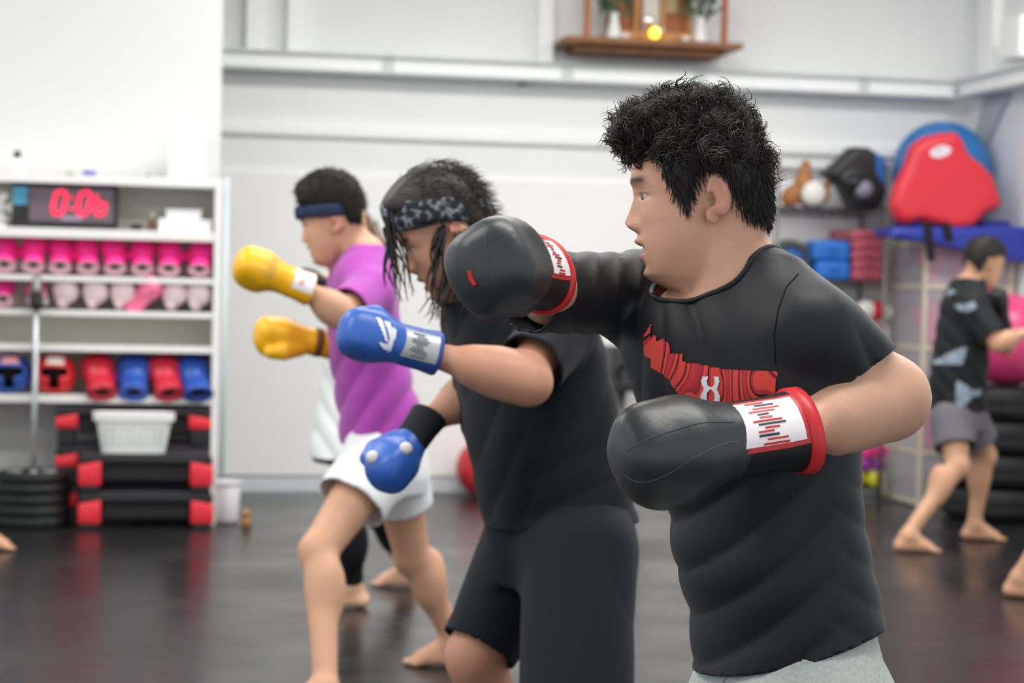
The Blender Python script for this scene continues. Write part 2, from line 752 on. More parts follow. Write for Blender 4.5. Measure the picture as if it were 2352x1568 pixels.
# steel beam running along the back wall and round the corner
ra, rb = PY(1000, 131, YB - .16), PY(1000, 176, YB - .16)
zr1, zr0 = float(ra[2]), float(rb[2])
bt = thing('wall_beam', 'long white steel beam running along the back wall under the shrine shelf', 'beam',
           (1.5, YB - .1, zr0))
hh = zr1 - zr0
box('web', (xp - .3, YB - .14, zr0 + .018), (XR - .16, YB - .002, zr1 - .018), M_TRIM, bt)
box('flange', (xp - .3, YB - .18, zr0), (XR - .12, YB - .002, zr0 + .018), M_TRIMG, bt, bev=.003)
box('flange', (xp - .3, YB - .18, zr1 - .018), (XR - .12, YB - .002, zr1), M_TRIMG, bt, bev=.003)
for px in (893, 1305, 1610, 1988):
    x = float(PY(px, 170, YB - .16)[0])
    box('joint_plate', (x - .035, YB - .15, zr0 + .016), (x + .035, YB - .13, zr1 + .012), M_TRIMG, bt, bev=.004)
bt2 = thing('wall_beam', 'white steel beam running along the right wall above the red kick shield', 'beam',
            (XR - .1, 10.5, zr0))
box('web', (XR - .14, 5.0, zr0 + .018), (XR - .002, YB - .181, zr1 - .018), M_TRIM, bt2)
box('flange', (XR - .18, 5.0, zr0), (XR - .002, YB - .181, zr0 + .018), M_TRIMG, bt2, bev=.003)
box('flange', (XR - .18, 5.0, zr1 - .018), (XR - .002, YB - .181, zr1), M_TRIMG, bt2, bev=.003)
_k = 0
for pa, pb, lb in ((565, 608, 'white steel post above the beam nearest to the white pier'),
                   (660, 697, 'white steel post above the beam, second from the white pier'),
                   (1236, 1270, 'white steel post above the beam beside the shrine shelf')):
    xa, xb = float(PY(pa, 60, YB - .06)[0]), float(PY(pb, 60, YB - .06)[0])
    struct(tag(box('trim_%d' % (3 + _k), (xa, YB - .09, zr1), (xb, YB - .001, 4.0), M_TRIM, bev=.004), lb, 'post'))
    _k += 1
ya, yb = float(PX(2282, 90, XR - .06)[1]), float(PX(2250, 90, XR - .06)[1])
struct(tag(box('trim_%d' % (3 + _k), (XR - .07, ya, zr1), (XR - .001, yb, 4.0), M_TRIM, bev=.004),
           'white steel post above the beam on the right wall', 'post'))
# grey gusset under the corner of the beam
bm = bmesh.new()
q0, q1 = PX(2300, 235, XR - .02), PX(2248, 290, XR - .02)
vs = [bm.verts.new(p) for p in ((XR - .001, q0[1] - .12, zr0 - .01), (XR - .001, q0[1] + .25, zr0 - .01),
                                (XR - .001, q1[1] + .2, q1[2] - .35), (XR - .001, q1[1] + .1, q1[2] - .35))]
f = bm.faces.new(vs)
r = bmesh.ops.extrude_face_region(bm, geom=[f])
for v in r['geom']:
    if isinstance(v, bmesh.types.BMVert):
        v.co.x -= .03
struct(tag(obj_bm('trim_9', bm, mat('brace_grey_steel', 'b9bec6', .5, .4)), 'grey slanted steel brace under the right wall beam', 'brace'))
w0 = PX(2335, 105, XR - .05)
o = thing('wall_speaker', 'small white speaker fixed to the right wall above the beam', 'speaker', (XR - .1, w0[1] - .1, w0[2]))
box('body', (XR - .16, w0[1] - .28, w0[2] - .1), (XR - .03, w0[1] + .02, w0[2] + .16), M_TRIM, o, bev=.02)
box('bracket', (XR - .04, w0[1] - .16, w0[2] - .02), (XR - .001, w0[1] - .1, w0[2] + .05), M_TRIMG, o)
# small hook bracket below the beam
h0 = PY(1205, 192, YB - .1)
o = thing('pipe_bracket', 'small grey bracket hanging under the beam', 'bracket', (h0[0], YB - .1, h0[2]))
tube('arm', [(h0[0] + .1, YB - .12, zr0 - .002), (h0[0] + .03, YB - .1, h0[2] + .02), (h0[0], YB - .05, h0[2])], .012, M_TRIMG, o)
lathe('foot', [(.0, 0), (.03, 0), (.03, .012), (0, .012)], (h0[0], YB - .05, h0[2] - .006), mat('dull_steel', '8d9393', .5, .5, .6), o, n=12)

# ================================================================== shrine shelf on the back wall
M_WOOD = mat('shrine_brown_wood', '8f6039', .5, .4, var=.2, vscale=9, bump=.03, bscale=30)
M_WOOD2 = mat('shrine_pale_wood', 'c08b58', .5, .35, var=.12, vscale=14)
M_WOOD3 = mat('shrine_red_wood', 'a8683f', .5, .35, var=.15, vscale=14)
M_PORC = mat('white_porcelain', 'f0f0ee', .2, .5)
YK = YB - .46
k0, k1 = PY(1300, 92, YK), PY(1708, 108, YK)
zk = float(PY(1500, 90, YK)[2])
sh = thing('shrine_shelf', 'brown wooden wall shelf carrying a small household shrine', 'shelf', ((k0[0] + k1[0]) / 2, YB - .2, zk - .05))
box('board', (k0[0], YK, zk - .035), (k1[0], YB - .002, zk), M_WOOD, sh, bev=.005)
box('support', (k0[0] + .1, YK + .1, zk - .075), (k1[0] - .1, YB - .002, zk - .036), M_WOOD, sh, bev=.005)
for px in (1348, 1664):
    x = float(PY(px, 50, YK + .04)[0])
    box('post', (x - .018, YK + .02, zk), (x + .018, YK + .06, zk + .75), M_WOOD3, sh, bev=.003)
xa, xb = float(PY(1338, 50, YK + .04)[0]), float(PY(1674, 50, YK + .04)[0])
box('lintel', (xa, YK + .015, zk + .75), (xb, YK + .065, zk + .80), M_WOOD3, sh, bev=.004)
# little shrine building
x0, x1 = float(PY(1405, 50, YK + .2)[0]), float(PY(1595, 50, YK + .2)[0])
xm = (x0 + x1) / 2
hs = thing('miniature_shrine', 'miniature pale wood shrine building standing on the brown shelf', 'shrine', (xm, YK + .28, zk))
box('base', (x0 - .02, YK + .12, zk + .001), (x1 + .02, YB - .03, zk + .06), M_WOOD2, hs, bev=.004)
box('step', (xm - .1, YK + .07, zk + .001), (xm + .1, YK + .12, zk + .03), M_WOOD2, hs, bev=.003)
box('body', (x0 + .01, YK + .24, zk + .06), (x1 - .01, YB - .04, zk + .42), M_WOOD3, hs, bev=.003)
for t in (.02, .3, .62, .94):
    x = x0 + (x1 - x0) * t
    box('pillar', (x - .016, YK + .2, zk + .06), (x + .016, YK + .235, zk + .42), M_WOOD2, hs, bev=.003)
box('door', (xm - .06, YK + .225, zk + .07), (xm + .045, YK + .238, zk + .4), mat('paper_panel', 'ddd6cf', .6, .3), hs)
box('side_panel', (xm + .09, YK + .225, zk + .2), (xm + .16, YK + .238, zk + .4), mat('straw_panel', 'c5b189', .7, .3), hs)
bm = bmesh.new()
for s in (-1, 1):
    bx(bm, (-.30 if s < 0 else 0, -.24, 0), (0 if s < 0 else .30, .16, .025), .004,
       Matrix.Translation((xm, YK + .32, zk + .56)) @ Matrix.Rotation(s * math.radians(26), 4, 'Y'))
obj_bm('roof', bm, M_WOOD3, hs)
# vases with sakaki branches
M_LEAF = mat('sakaki_leaf', '4e6f55', .35, .5, var=.3, vscale=25)


def leaf_tuft(name, c, r, n, m, parent, seed, size=.035):
    g = np.random.default_rng(seed)
    V, F = [], []
    for i in range(n):
        d = unit(g.normal(size=3) * np.array([1, .7, .9]) + np.array([0, 0, .5]))
        p = np.asarray(c) + d * r * (.35 + .65 * g.random())
        a = unit(np.cross(d, g.normal(size=3)))
        t = unit(d + .6 * g.normal(size=3))
        w = np.cross(t, a)
        L, B = size * (.8 + .5 * g.random()), size * .38
        k = len(V)
        V += [p, p + t * L * .5 + a * B + w * .004, p + t * L, p + t * L * .5 - a * B + w * .004]
        F.append((k, k + 1, k + 2, k + 3))
    return mk(name, np.array(V), F, m, parent, False)


for i, (px, py) in enumerate(((1410, 78), (1608, 88))):
    x = float(PY(px, py, YK + .12)[0])
    s_ = ('left', 'right')[i]
    v = thing('vase', 'white porcelain vase holding green sakaki at the %s end of the shrine shelf' % s_, 'vase', (x, YK + .12, zk),
              'vases on the shrine shelf')
    lathe('body', [(0, 0), (.045, 0), (.048, .02), (.04, .06), (.026, .11), (.024, .15), (.03, .165), (.022, .163), (.018, .1), (0, .09)],
          (x, YK + .12, zk + .001), M_PORC, v, n=20)
    tube('stem', [(x, YK + .12, zk + .1), (x + .005, YK + .12, zk + .2), (x - .01, YK + .115, zk + .3)], .005, M_LEAF, v, n=6)
    leaf_tuft('leaves', (x, YK + .12, zk + .25), .1, 130, M_LEAF, v, 40 + i, .05)
for i, px in enumerate((1435, 1575)):
    x = float(PY(px, 85, YK + .08)[0])
    lathe('offering_cup', [(0, 0), (.018, 0), (.03, .03), (.027, .032), (0, .012)], (x, YK + .07, zk + .001), M_PORC)
    tag(COL.objects[-1], 'tiny white offering cup beside the %s vase on the shrine shelf' % ('left', 'right')[i],
        'cup', 'offering cups')
x = float(PY(1503, 68, YK + .06)[0])
v = thing('candle_lamp', 'small round yellow glowing lamp at the front of the shrine shelf', 'lamp', (x, YK + .05, zk))
lathe('base', [(0, 0), (.022, 0), (.022, .008), (0, .01)], (x, YK + .05, zk + .001), M_WOOD3, v, n=14)
lathe('globe', [(0, .008), (.022, .014), (.033, .035), (.033, .052), (.022, .072), (0, .08)], (x, YK + .05, zk + .001),
      mat('yellow_glow', 'ffe24a', .3, .5, emit=2.2), v, n=16)
x = float(PY(1493, 34, YK + .12)[0])
v = thing('shrine_mirror', 'small round polished mirror on a stand before the shrine door', 'mirror', (x, YK + .12, zk))
lathe('disc', [(0, -.006), (.03, -.006), (.032, 0), (.03, .006), (0, .006)], (x, YK + .14, zk + .135),
      mat('polished_silver', 'ffffff', .12, .8, .9), v, n=20, axis=1)
box('stand', (x - .02, YK + .125, zk + .001), (x + .02, YK + .155, zk + .108), M_WOOD3, v, bev=.003)
x = float(PY(1520, 48, YK + .1)[0])
v = lathe('offering_dish', [(0, .06), (.035, .06), (.045, .085), (.04, .087), (.03, .066), (0, .066)], (x, YK + .19, zk + .001), M_PORC, n=16)
tag(v, 'white offering dish on the shrine step', 'dish')

# ================================================================== open white storage shelf on the left
xs1 = float(PY(503, 800, YS)[0])
xs0 = float(PY(-170, 800, YS)[0])
M_SHELF = mat('white_melamine', 'efedea', .4, .45)
M_SBACK = mat('bay_shade_back_board', 'dfdccf', .6, .3)  # cream tone puts the shading of the open bay into the board colour
ct = thing('storage_shelf', 'open white storage shelf holding gloves, headgear and a timer', 'shelf', ((xs0 + xs1) / 2, YS + .18, 0))


def zS(y, Y=YS, px=250):
    return float(PY(px, y, Y)[2])


SD = .37
TOP = []
for ya, yb in ((404, 424), (527, 549), (635, 648), (714, 727), (793, 808), (908, 926)):
    z1, z0 = zS(ya), zS(yb)
    TOP.append(z1)
    box('shelf_board', (xs0 + .018, YS, z0), (xs1 - .036, YS + SD - .012, z1), M_SHELF, ct, bev=.002)
box('side_panel', (xs1 - .035, YS - .004, 0), (xs1, YS + SD, TOP[0]), M_SHELF, ct, bev=.002)
box('side_panel', (xs0 - .018, YS - .004, 0), (xs0 + .017, YS + SD, TOP[0]), M_SHELF, ct, bev=.002)
box('back_panel', (xs0 + .018, YS + SD - .011, zS(926)), (xs1 - .036, YS + SD, TOP[0] - .002), M_SBACK, ct)
# slim pale pipe at the pier corner, and the white bin below it
xq = float(PY(514, 800, YS + .3)[0])
struct(tag(tube('trim_10', [(xq, YS + .33, .0), (xq, YS + .33, 1.86)], .016, mat('pale_blue_pipe', 'd5dfe3', .35, .5), n=14),
           'slim pale blue pipe beside the shelf', 'pipe'))
g = PZ(522, 1204)
bn = thing('waste_bin', 'tall white plastic waste bin on the floor by the shelf end', 'bin', (g[0], g[1] + .07, 0))
lathe('body', [(0, .004), (.055, .0), (.062, .02), (.072, .22), (.07, .222), (.058, .02), (0, .015)], (g[0], g[1] + .07, .001),
      mat('milky_plastic', 'dcdce0', .4, .5), bn, n=24)
lathe('rim', [(.068, .205), (.077, .208), (.077, .226), (.068, .226)], (g[0], g[1] + .07, .001), mat('milky_plastic', 'dcdce0', .4, .5), bn, n=24, close=True)
g = PZ(566, 1214)
fg = thing('wooden_figurine', 'small brown wooden animal figurine on the floor by the white bin', 'figurine', (g[0], g[1] + .03, 0))
V, F = sdf_mesh([(f_ell((g[0], g[1] + .03, .035), (.028, .026, .036)), .01, '+'), (f_ell((g[0] - .004, g[1] + .02, .077), (.022, .022, .02)), .012, '+'),
                 (f_cone((g[0] - .016, g[1] + .02, .09), (g[0] - .02, g[1] + .02, .104), .008, .003), .006, '+'),
                 (f_cone((g[0] + .01, g[1] + .02, .09), (g[0] + .014, g[1] + .02, .104), .008, .003), .006, '+')], .005)
mk('body', V, F, mat('toy_brown', 'a97a4c', .6, .3, var=.25, vscale=40), fg)
lathe('base', [(0, 0), (.03, 0), (.03, .006), (0, .006)], (g[0], g[1] + .03, .001), mat('toy_dark', '6b4a2e', .6, .3), fg, n=14)

# ------------------------------------------------------------------ boxing-glove prototype (shelf size)
def glove_fields(s=1., sg=1., th=1.):
    """padded fist with curled fingers below and a thumb along the side (x: wrist -> knuckles, z: back of the hand)"""
    return [(f_cone((-.005 * s, 0, 0), (.06 * s, 0, .004 * s), .0455 * s, .055 * s, (0, 1, 0), .88), .02 * s, '+'),
            (f_sell((.098 * s, 0, .0), (.066 * s, .063 * s, .058 * s), 2.7), .022 * s, '+'),
            (f_sell((.086 * s, 0, -.038 * s), (.058 * s, .058 * s, .036 * s), 2.5), .014 * s, '+'),
            (f_cone((.012 * s, .040 * s * sg, -.02 * s), (.066 * s, .066 * s * sg * th, -.030 * s), .025 * s, .027 * s * th), .012 * s, '+'),
            (f_cone((.066 * s, .066 * s * sg * th, -.030 * s), (.106 * s, .060 * s * sg * th, -.040 * s), .027 * s * th, .023 * s * th), .008 * s, '+')]


def cuff_arrays(s=1., n=24, flare=1.):
    pr = [(.0485, .014), (.0495, -.02), (.050, -.06), (.0515 * flare, -.10), (.049 * flare, -.105), (.0445 * flare, -.10), (.041, -.05), (.039, .0), (.0, .004)]
    V, F = lathe_arrays([(r * s, h * s) for r, h in pr], n, 0, 1.08, .9)
    return V, F


def set_mat(o, m):
    for s in o.material_slots:
        s.link = 'OBJECT'
        s.material = m


GV, GF = sdf_mesh(glove_fields(), .0075)
M_TMPL = mat('glove_hot_pink', 'ff3a9c', .4, .5, coat=.1)
M_CUFFP = mat('glove_cuff_pale_pink', 'dfb6bf', .5, .4)
M_DARK = mat('dark_lining', '1d1418', .8, .2)  # dark disc colour stands for the shade inside the cuff hole


def glove_proto(label, m, mc, group):
    t = thing('boxing_glove', label, 'boxing glove', (0, 0, 0), group)
    f = mk('fist', GV, GF, m, t, True, True)
    cv, cf = cuff_arrays(1., 20)
    c = mk('cuff', cv, cf, mc, t, True, True)
    lv, lf = lathe_arrays([(.012, -.075), (.024, -.097), (.036, -.106), (.0505, -.1035)], 20, 0, 1.2, .9)
    l_ = mk('lining', lv, lf, mc, t, True, True)
    set_mat(l_, mc)
    lv, lf = lathe_arrays([(0, -.092), (.021, -.0955)], 20, 0, 1.35, .55)
    mk('opening', lv, lf, M_DARK, t, True, True)
    set_mat(f, m)
    set_mat(c, m)
    return t


PROTO = glove_proto('x', M_TMPL, M_CUFFP, 'x')
_first = [True]


def place_glove(label, group, X, Z, origin, m, mc, s=1., sg=1.):
    if _first[0]:
        t = PROTO
        _first[0] = False
    else:
        t = copy_tree(PROTO)
    tag(t, label, 'boxing glove', group)
    X = unit(X)
    Z = unit(np.asarray(Z, float) - X * np.dot(X, Z))
    Y = np.cross(Z, X)
    R = Matrix(((X[0], Y[0], Z[0]), (X[1], Y[1], Z[1]), (X[2], Y[2], Z[2]))).to_4x4()
    t.rotation_euler = R.to_euler()
    t.scale = (s, s * sg, s)
    t.location = [float(v) for v in origin]
    for ch in t.children:
        if ch.name.startswith(('fist', 'cuff')):
            set_mat(ch, m)
        elif ch.name.startswith('lining'):
            set_mat(ch, mc)
    return t


# upper row: eight hot pink gloves, cuffs to the front
g = np.random.default_rng(3)
for i, px in enumerate((10, 76, 138, 202, 264, 327, 388, 458)):
    Y0 = YS + .04
    x = float(PY(px, 615, Y0)[0])
    a = math.radians(36 + g.uniform(-3, 3))
    t = g.uniform(-.1, .1)
    X = (t, math.cos(a), math.sin(a))
    o_ = np.array([x, Y0 + .0, TOP[2] + .049]) + unit(X) * .092
    place_glove('%s hot pink glove from the left on the upper glove row' % ORD[i], 'hot pink gloves on the shelf', X, (0, -math.sin(a), math.cos(a)), o_,
                M_TMPL, M_CUFFP, .98, 1 if i % 2 else -1)
# second row: pinks and pale pinks, knuckles up
M_PALE = mat('glove_pale_pink', 'f6dfe4', .4, .45)
M_SALM = mat('glove_salmon_pink', 'eaa0ad', .45, .4)
M_ROSE = mat('glove_rose_pink', 'ff7fa6', .4, .45)
for i, (px, m, lb) in enumerate(((8, M_TMPL, 'hot pink glove at the left end of the lower glove row'),
                                 (88, M_SALM, 'dusty salmon pink glove on the lower glove row'),
                                 (151, M_PALE, 'pale pink glove next to the salmon glove on the lower row'),
                                 (216, M_PALE, 'pale pink glove in the middle of the lower row'),
                                 (279, M_PALE, 'pale pink glove left of the rose pink glove'),
                                 (340, M_ROSE, 'rose pink glove turned sideways on the lower row'),
                                 (400, M_PALE, 'pale pink glove right of the rose pink glove'),
                                 (459, M_PALE, 'pale pink glove at the right end of the lower row'))):
    Y0 = YS + .10
    x = float(PY(px, 680, Y0)[0])
    if i in (0, 1):
        a = math.radians(30)
        X = (0, math.cos(a), math.sin(a))
        Z = (0, -math.sin(a), math.cos(a))
        o_ = np.array([x, YS + .04, TOP[3] + .045]) + unit(X) * .092
        s_ = .9
    elif i == 5:
        X, Z, s_ = (.45, -.25, .55), (-.3, -.9, .2), .86
        o_ = np.array([x - .035, Y0 - .02, TOP[3] + .068])
    else:
        X, Z, s_ = (g.uniform(-.1, .1), -.9, .12), (1, 0, .15), 1.0
        o_ = np.array([x + .01, Y0 + .09, TOP[3] + .094])
    place_glove(lb, 'pale gloves on the lower row', X, Z, o_, m, M_PALE if m is not M_TMPL else M_CUFFP, s_, 1)
# third row: red and blue gloves with cuffs hanging down
M_RED = mat('glove_red', 'c8273a', .35, .5, coat=.1)
M_BLUE = mat('glove_blue', '2350a8', .35, .5, coat=.1)
M_REDC = mat('glove_red_cuff', 'a81f33', .5, .4)
M_BLUEC = mat('glove_blue_cuff', '1f4696', .5, .4)
for i, (px, m, mc, lb) in enumerate(((226, M_RED, M_REDC, 'red glove beside the red headguard, cuff hanging over the shelf edge'),
                                     (306, M_BLUE, M_BLUEC, 'blue glove between two red gloves, cuff over the shelf edge'),
                                     (380, M_RED, M_REDC, 'red glove between two blue gloves, cuff over the shelf edge'),
                                     (456, M_BLUE, M_BLUEC, 'blue glove at the right end of the lowest shelf board'))):
    Y0 = YS - .045
    x = float(PY(px, 910, Y0)[0])
    X, Z = unit(((-.14, .8, .6) if i != 1 else (.02, .8, .6))), (0, -.6, .8)
    o_ = np.array([x + (.02 if i in (0, 2) else 0), Y0, zS(908, Y0) + .01]) + X * .102 * 1.12
    place_glove(lb, 'red and blue gloves on the lowest board', X, Z, o_, m, mc, 1.12, 1.2 if i % 2 else -1.2)


# headguards
def headguard(px, label, m, patch, group):
    x = float(PY(px, 860, YS + .1)[0])
    z = TOP[5] + .108
    c = np.array([x, YS + .12, z])
    t = thing('headguard', label, 'headguard', (x, c[1], TOP[5]), group)
    pr = [(f_ell(c, (.113, .125, .108)), .01, '+'), (f_ell(c + (0, -.02, -.052), (.098, .1, .055)), .03, '+'),
          (f_ell(c + (0, .0, .01), (.086, .105, .088)), .006, '-')]

    def slot(lo, hi, r=.014):
        lo, hi = np.array(lo), np.array(hi)
        cc, hf = (lo + hi) / 2, (hi - lo) / 2

        def fn(X, Y, Z):
            q = [np.abs(X - cc[0]) - hf[0] + r, np.abs(Y - cc[1]) - hf[1] + r, np.abs(Z - cc[2]) - hf[2] + r]
            return np.sqrt(np.maximum(q[0], 0) ** 2 + np.maximum(q[1], 0) ** 2 + np.maximum(q[2], 0) ** 2) + np.minimum(np.maximum(np.maximum(q[0], q[1]), q[2]), 0) - r
        return fn, lo, hi
    pr += [(slot(c + (-.068, -.2, -.012), c + (.068, .0, .03)), .008, '-'), (slot(c + (-.026, -.2, -.078), c + (.026, .0, .03)), .008, '-')]
    V, F = sdf_mesh(pr, .0065)
    mk('shell', V, F, m, t)
    bv = bvh_of(V, F)
    V2, F2 = grid2(-.045, .045, -.018, .022, 8, 4)
    decal('front_patch', V2, F2, c + np.array([.005, -.15, .068]), (1, 0, 0), (0, 0, 1), patch, t, bv, .003, .2, .05)
    V, F = sdf_mesh([(f_ell(c + (0, .012, .005), (.082, .088, .082)), 0, '+')], .012)
    mk('inner_padding', V, F, mat('headguard_dark_padding', '241518', .8, .2), t)
    return t


headguard(22, 'blue headguard with face opening at the left end of the lowest board', M_BLUE, mat('pink_patch', 'd99aa5', .5, .4), 'headguards on the lowest board')
headguard(125, 'red headguard with white forehead patch on the lowest board', mat('headguard_red', 'd02430', .35, .5), mat('white_patch', 'ddcfc6', .5, .4), 'headguards on the lowest board')

# ------------------------------------------------------------------ timer clock
YT = YS + .06
zt0 = TOP[1] + .001
a0, a1 = PY(28, 470, YT), PY(272, 470, YT)
zt1 = float(PY(150, 421, YT)[2])
tm = thing('timer_clock', 'black digital interval timer showing 0:06 in red digits', 'timer', ((a0[0] + a1[0]) / 2, YT + .04, zt0))
M_TB = mat('timer_black_plastic', '17171a', .4, .5)
box('case', (a0[0], YT, zt0), (a1[0], YT + .07, zt1), M_TB, tm, bev=.006)
s0, s1 = PY(68, 430, YT - .003), PY(260, 512, YT - .003)
scr = box('screen', (s0[0], YT - .004, s1[2]), (s1[0], YT + .001, s0[2]), mat('timer_smoked_screen', '6a5a64', .25, .5), tm)
k0_, k1_ = PY(27, 428, YT), PY(63, 470, YT)
box('sticker', (k0_[0] + .006, YT - .003, k1_[2]), (k1_[0], YT + .001, k0_[2]), mat('blue_sticker', '4fa0c4', .5, .4, var=.3, vscale=60), tm)
k0_, k1_ = PY(140, 496, YT), PY(188, 507, YT)
box('maker_plate', (k0_[0], YT - .006, k1_[2]), (k1_[0], YT - .003, k0_[2]), mat('grey_print', '9a8fa5', .5, .4), tm)
M_LED = mat('red_led', 'ff2f58', .5, .2, emit=.9)


def led(pts, r=5.):
    w = [PY(x, y, YT - .008) for x, y in pts]
    dense = []
    for a, b in zip(w[:-1], w[1:]):
        for t in np.linspace(0, 1, 5)[:-1]:
            dense.append(a + (b - a) * t)
    dense.append(w[-1])
    V, F = tube_arrays(dense, r / 436., 8)
    V[:, 1] = YT - .006 + (V[:, 1] - (YT - .008)) * .25
    mk('digit_stroke', V, F, M_LED, tm)


def zero(x0, x1, y0, y1):
    sl = 4
    led([(x0 + sl + 5, y0), (x1 + sl - 6, y0), (x1 + sl, y0 + 6), (x1 + 1, (y0 + y1) / 2), (x1 - sl, y1 - 6), (x1 - sl - 6, y1),
         (x0 - sl + 6, y1), (x0 - sl, y1 - 6), (x0 - 1, (y0 + y1) / 2), (x0 + sl, y0 + 6), (x0 + sl + 5, y0)])


zero(124, 148, 440, 491)
zero(181, 204, 441, 492)
led([(222, 447), (219, 470), (217, 485), (223, 492), (236, 492), (242, 480), (240, 468), (230, 466), (220, 472)], 4.6)
led([(165, 451), (164.5, 457)], 4.6)
led([(163.5, 476), (163, 482)], 4.6)

# things on the top of the shelf and beside the timer
def bottle(name, px, y_top, Y, zb, r, label, cat, m, mcap, group=None):
    x = float(PY(px, y_top, Y)[0])
    zt_ = float(PY(px, y_top, Y)[2])
    h = zt_ - zb
    t = thing(name, label, cat, (x, Y, zb), group)
    lathe('body', [(0, 0), (r, 0), (r, h * .55), (r * .55, h * .66), (r * .5, h * .72), (0, h * .72)], (x, Y, zb + .001), m, t, n=18)
    lathe('cap', [(0, h * .7), (r * .62, h * .7), (r * .62, h), (0, h)], (x, Y, zb + .001), mcap, t, n=16)
    return t


M_WPL = mat('white_plastic', 'f4f4f4', .4, .45)
M_BPL = mat('black_plastic', '1c1d1f', .45, .45)
bottle('spray_bottle', 40, 347, YS + .15, TOP[0], .028, 'white bottle with black cap standing on top of the shelf', 'bottle', M_WPL, M_BPL)
xx = PY(430, 290, YS + .18)
v = thing('paper_towel_roll', 'tall white paper towel roll standing on top of the shelf', 'paper roll', (xx[0], YS + .18, TOP[0]))
hr = float(xx[2]) - TOP[0]
lathe('roll', [(.022, 0), (.094, 0), (.098, .01), (.098, hr - .01), (.094, hr), (.022, hr)], (xx[0], YS + .18, TOP[0] + .001), mat('paper_white', 'f7f6f5', .8, .2, bump=.05, bscale=90), v, n=32, close=True)
lathe('core', [(.018, .0), (.0215, .0), (.0215, hr + .001), (.018, hr + .001)], (xx[0], YS + .18, TOP[0] + .001), mat('cardboard', 'b99b78', .8, .2), v, n=20, close=True)
xx = PY(205, 397, YS + .06)
v = thing('eraser_block', 'small blue block lying on top of the shelf', 'block', (xx[0], YS + .06, TOP[0]))
box('body', (xx[0] - .033, YS + .04, TOP[0] + .001), (xx[0] + .033, YS + .08, TOP[0] + .026), mat('blue_block', '4b5fc0', .5, .4), v, bev=.005)
box('felt', (xx[0] - .033, YS + .04, TOP[0] + .027), (xx[0] + .033, YS + .08, TOP[0] + .034), M_WPL, v, bev=.002)
xx = PY(160, 402, YS + .05)
v = thing('tape_roll', 'small olive tape roll lying on top of the shelf', 'tape', (xx[0], YS + .05, TOP[0]))
lathe('tape', [(.012, 0), (.024, 0), (.024, .012), (.012, .012)], (xx[0], YS + .05, TOP[0] + .001), mat('olive_tape', '8a8f70', .6, .3), v, n=18, close=True)
xx = PY(343, 394, YS + .06)
v = thing('pump_nozzle', 'tiny grey pump bottle on top of the shelf', 'bottle', (xx[0], YS + .06, TOP[0]))
lathe('body', [(0, 0), (.012, 0), (.012, .02), (.006, .024), (.006, .034), (0, .034)], (xx[0], YS + .06, TOP[0] + .001), mat('grey_plastic', 'a9aca8', .5, .4), v, n=12)
xx = PY(315, 516, YS + .08)
v = thing('pocket_box', 'small black box beside the timer', 'box', (xx[0], YS + .1, TOP[1]))
box('body', (xx[0] - .032, YS + .08, TOP[1] + .001), (xx[0] + .026, YS + .12, TOP[1] + .026), M_BPL, v, bev=.003)
box('lid', (xx[0] - .034, YS + .078, TOP[1] + .0265), (xx[0] + .028, YS + .122, TOP[1] + .034), M_BPL, v, bev=.003)
bottle('medicine_bottle', 350, 488, YS + .1, TOP[1], .02, 'small brown bottle with pale cap between black box and white boxes', 'bottle',
       mat('brown_glass', '6a4434', .3, .5), mat('pale_cap', 'cfc8b8', .5, .4))
for i, (pa, pb, ya, yb, lb) in enumerate(((365, 486, 505, 527, 'wide flat white box at the bottom of the stack beside the timer'),
                                          (382, 462, 482, 505, 'smaller white box on top of the stack beside the timer'))):
    A, B = PY(pa, yb, YS + .07), PY(pb, ya, YS + .07)
    z0 = TOP[1] + .001 if i == 0 else zprev
    z1 = float(B[2])
    v = thing('carton', lb, 'box', ((A[0] + B[0]) / 2, YS + .15, z0), 'white boxes beside the timer')
    box('body', (A[0], YS + .07, z0), (B[0], YS + .24, z1 - .018), M_WPL, v, bev=.003)
    box('lid', (A[0] - .003, YS + .067, z1 - .0175), (B[0] + .003, YS + .243, z1), M_WPL, v, bev=.003)
    zprev = z1 + .001
# round white fan at the left edge of the frame
xx = PY(-4, 480, YS + .1)
v = thing('desk_fan', 'round white desk fan at the left end beside the timer', 'fan', (xx[0], YS + .12, TOP[1]))
cz = TOP[1] + .105
lathe('ring', [(.078, -.02), (.09, -.02), (.092, 0), (.09, .02), (.078, .02)], (xx[0], YS + .12, cz), mat('fan_grey', 'b7b3ae', .4, .5), v, n=32, axis=1, close=True)
lathe('hub', [(0, -.02), (.028, -.018), (.03, .02), (0, .03)], (xx[0], YS + .12, cz), M_WPL, v, n=20, axis=1)
for k in range(5):
    a = k * 2 * math.pi / 5
    d = np.array([math.cos(a), 0, math.sin(a)])
    e = np.array([-math.sin(a), 0, math.cos(a)])
    c = np.array([xx[0], YS + .12, cz])
    mk('blade', [c + d * .025 - e * .012 + (0, -.006, 0), c + d * .074 - e * .03 + (0, -.012, 0), c + d * .076 + e * .03 + (0, .012, 0), c + d * .025 + e * .012 + (0, .006, 0)],
       [(0, 1, 2, 3)], M_WPL, v)
lathe('base', [(0, 0), (.06, 0), (.055, .012), (.012, .016), (.0, .016)], (xx[0], YS + .12, TOP[1] + .001), M_WPL, v, n=24)

# ------------------------------------------------------------------ aerobic steppers, basket
M_STEP = mat('stepper_black', '1d1c1f', .5, .45, bump=.03, bscale=120)
M_STEPT = mat('stepper_top_grey', '3d3b40', .7, .3, bump=.1, bscale=200)
M_RISER = mat('riser_red', 'e4303e', .45, .45)


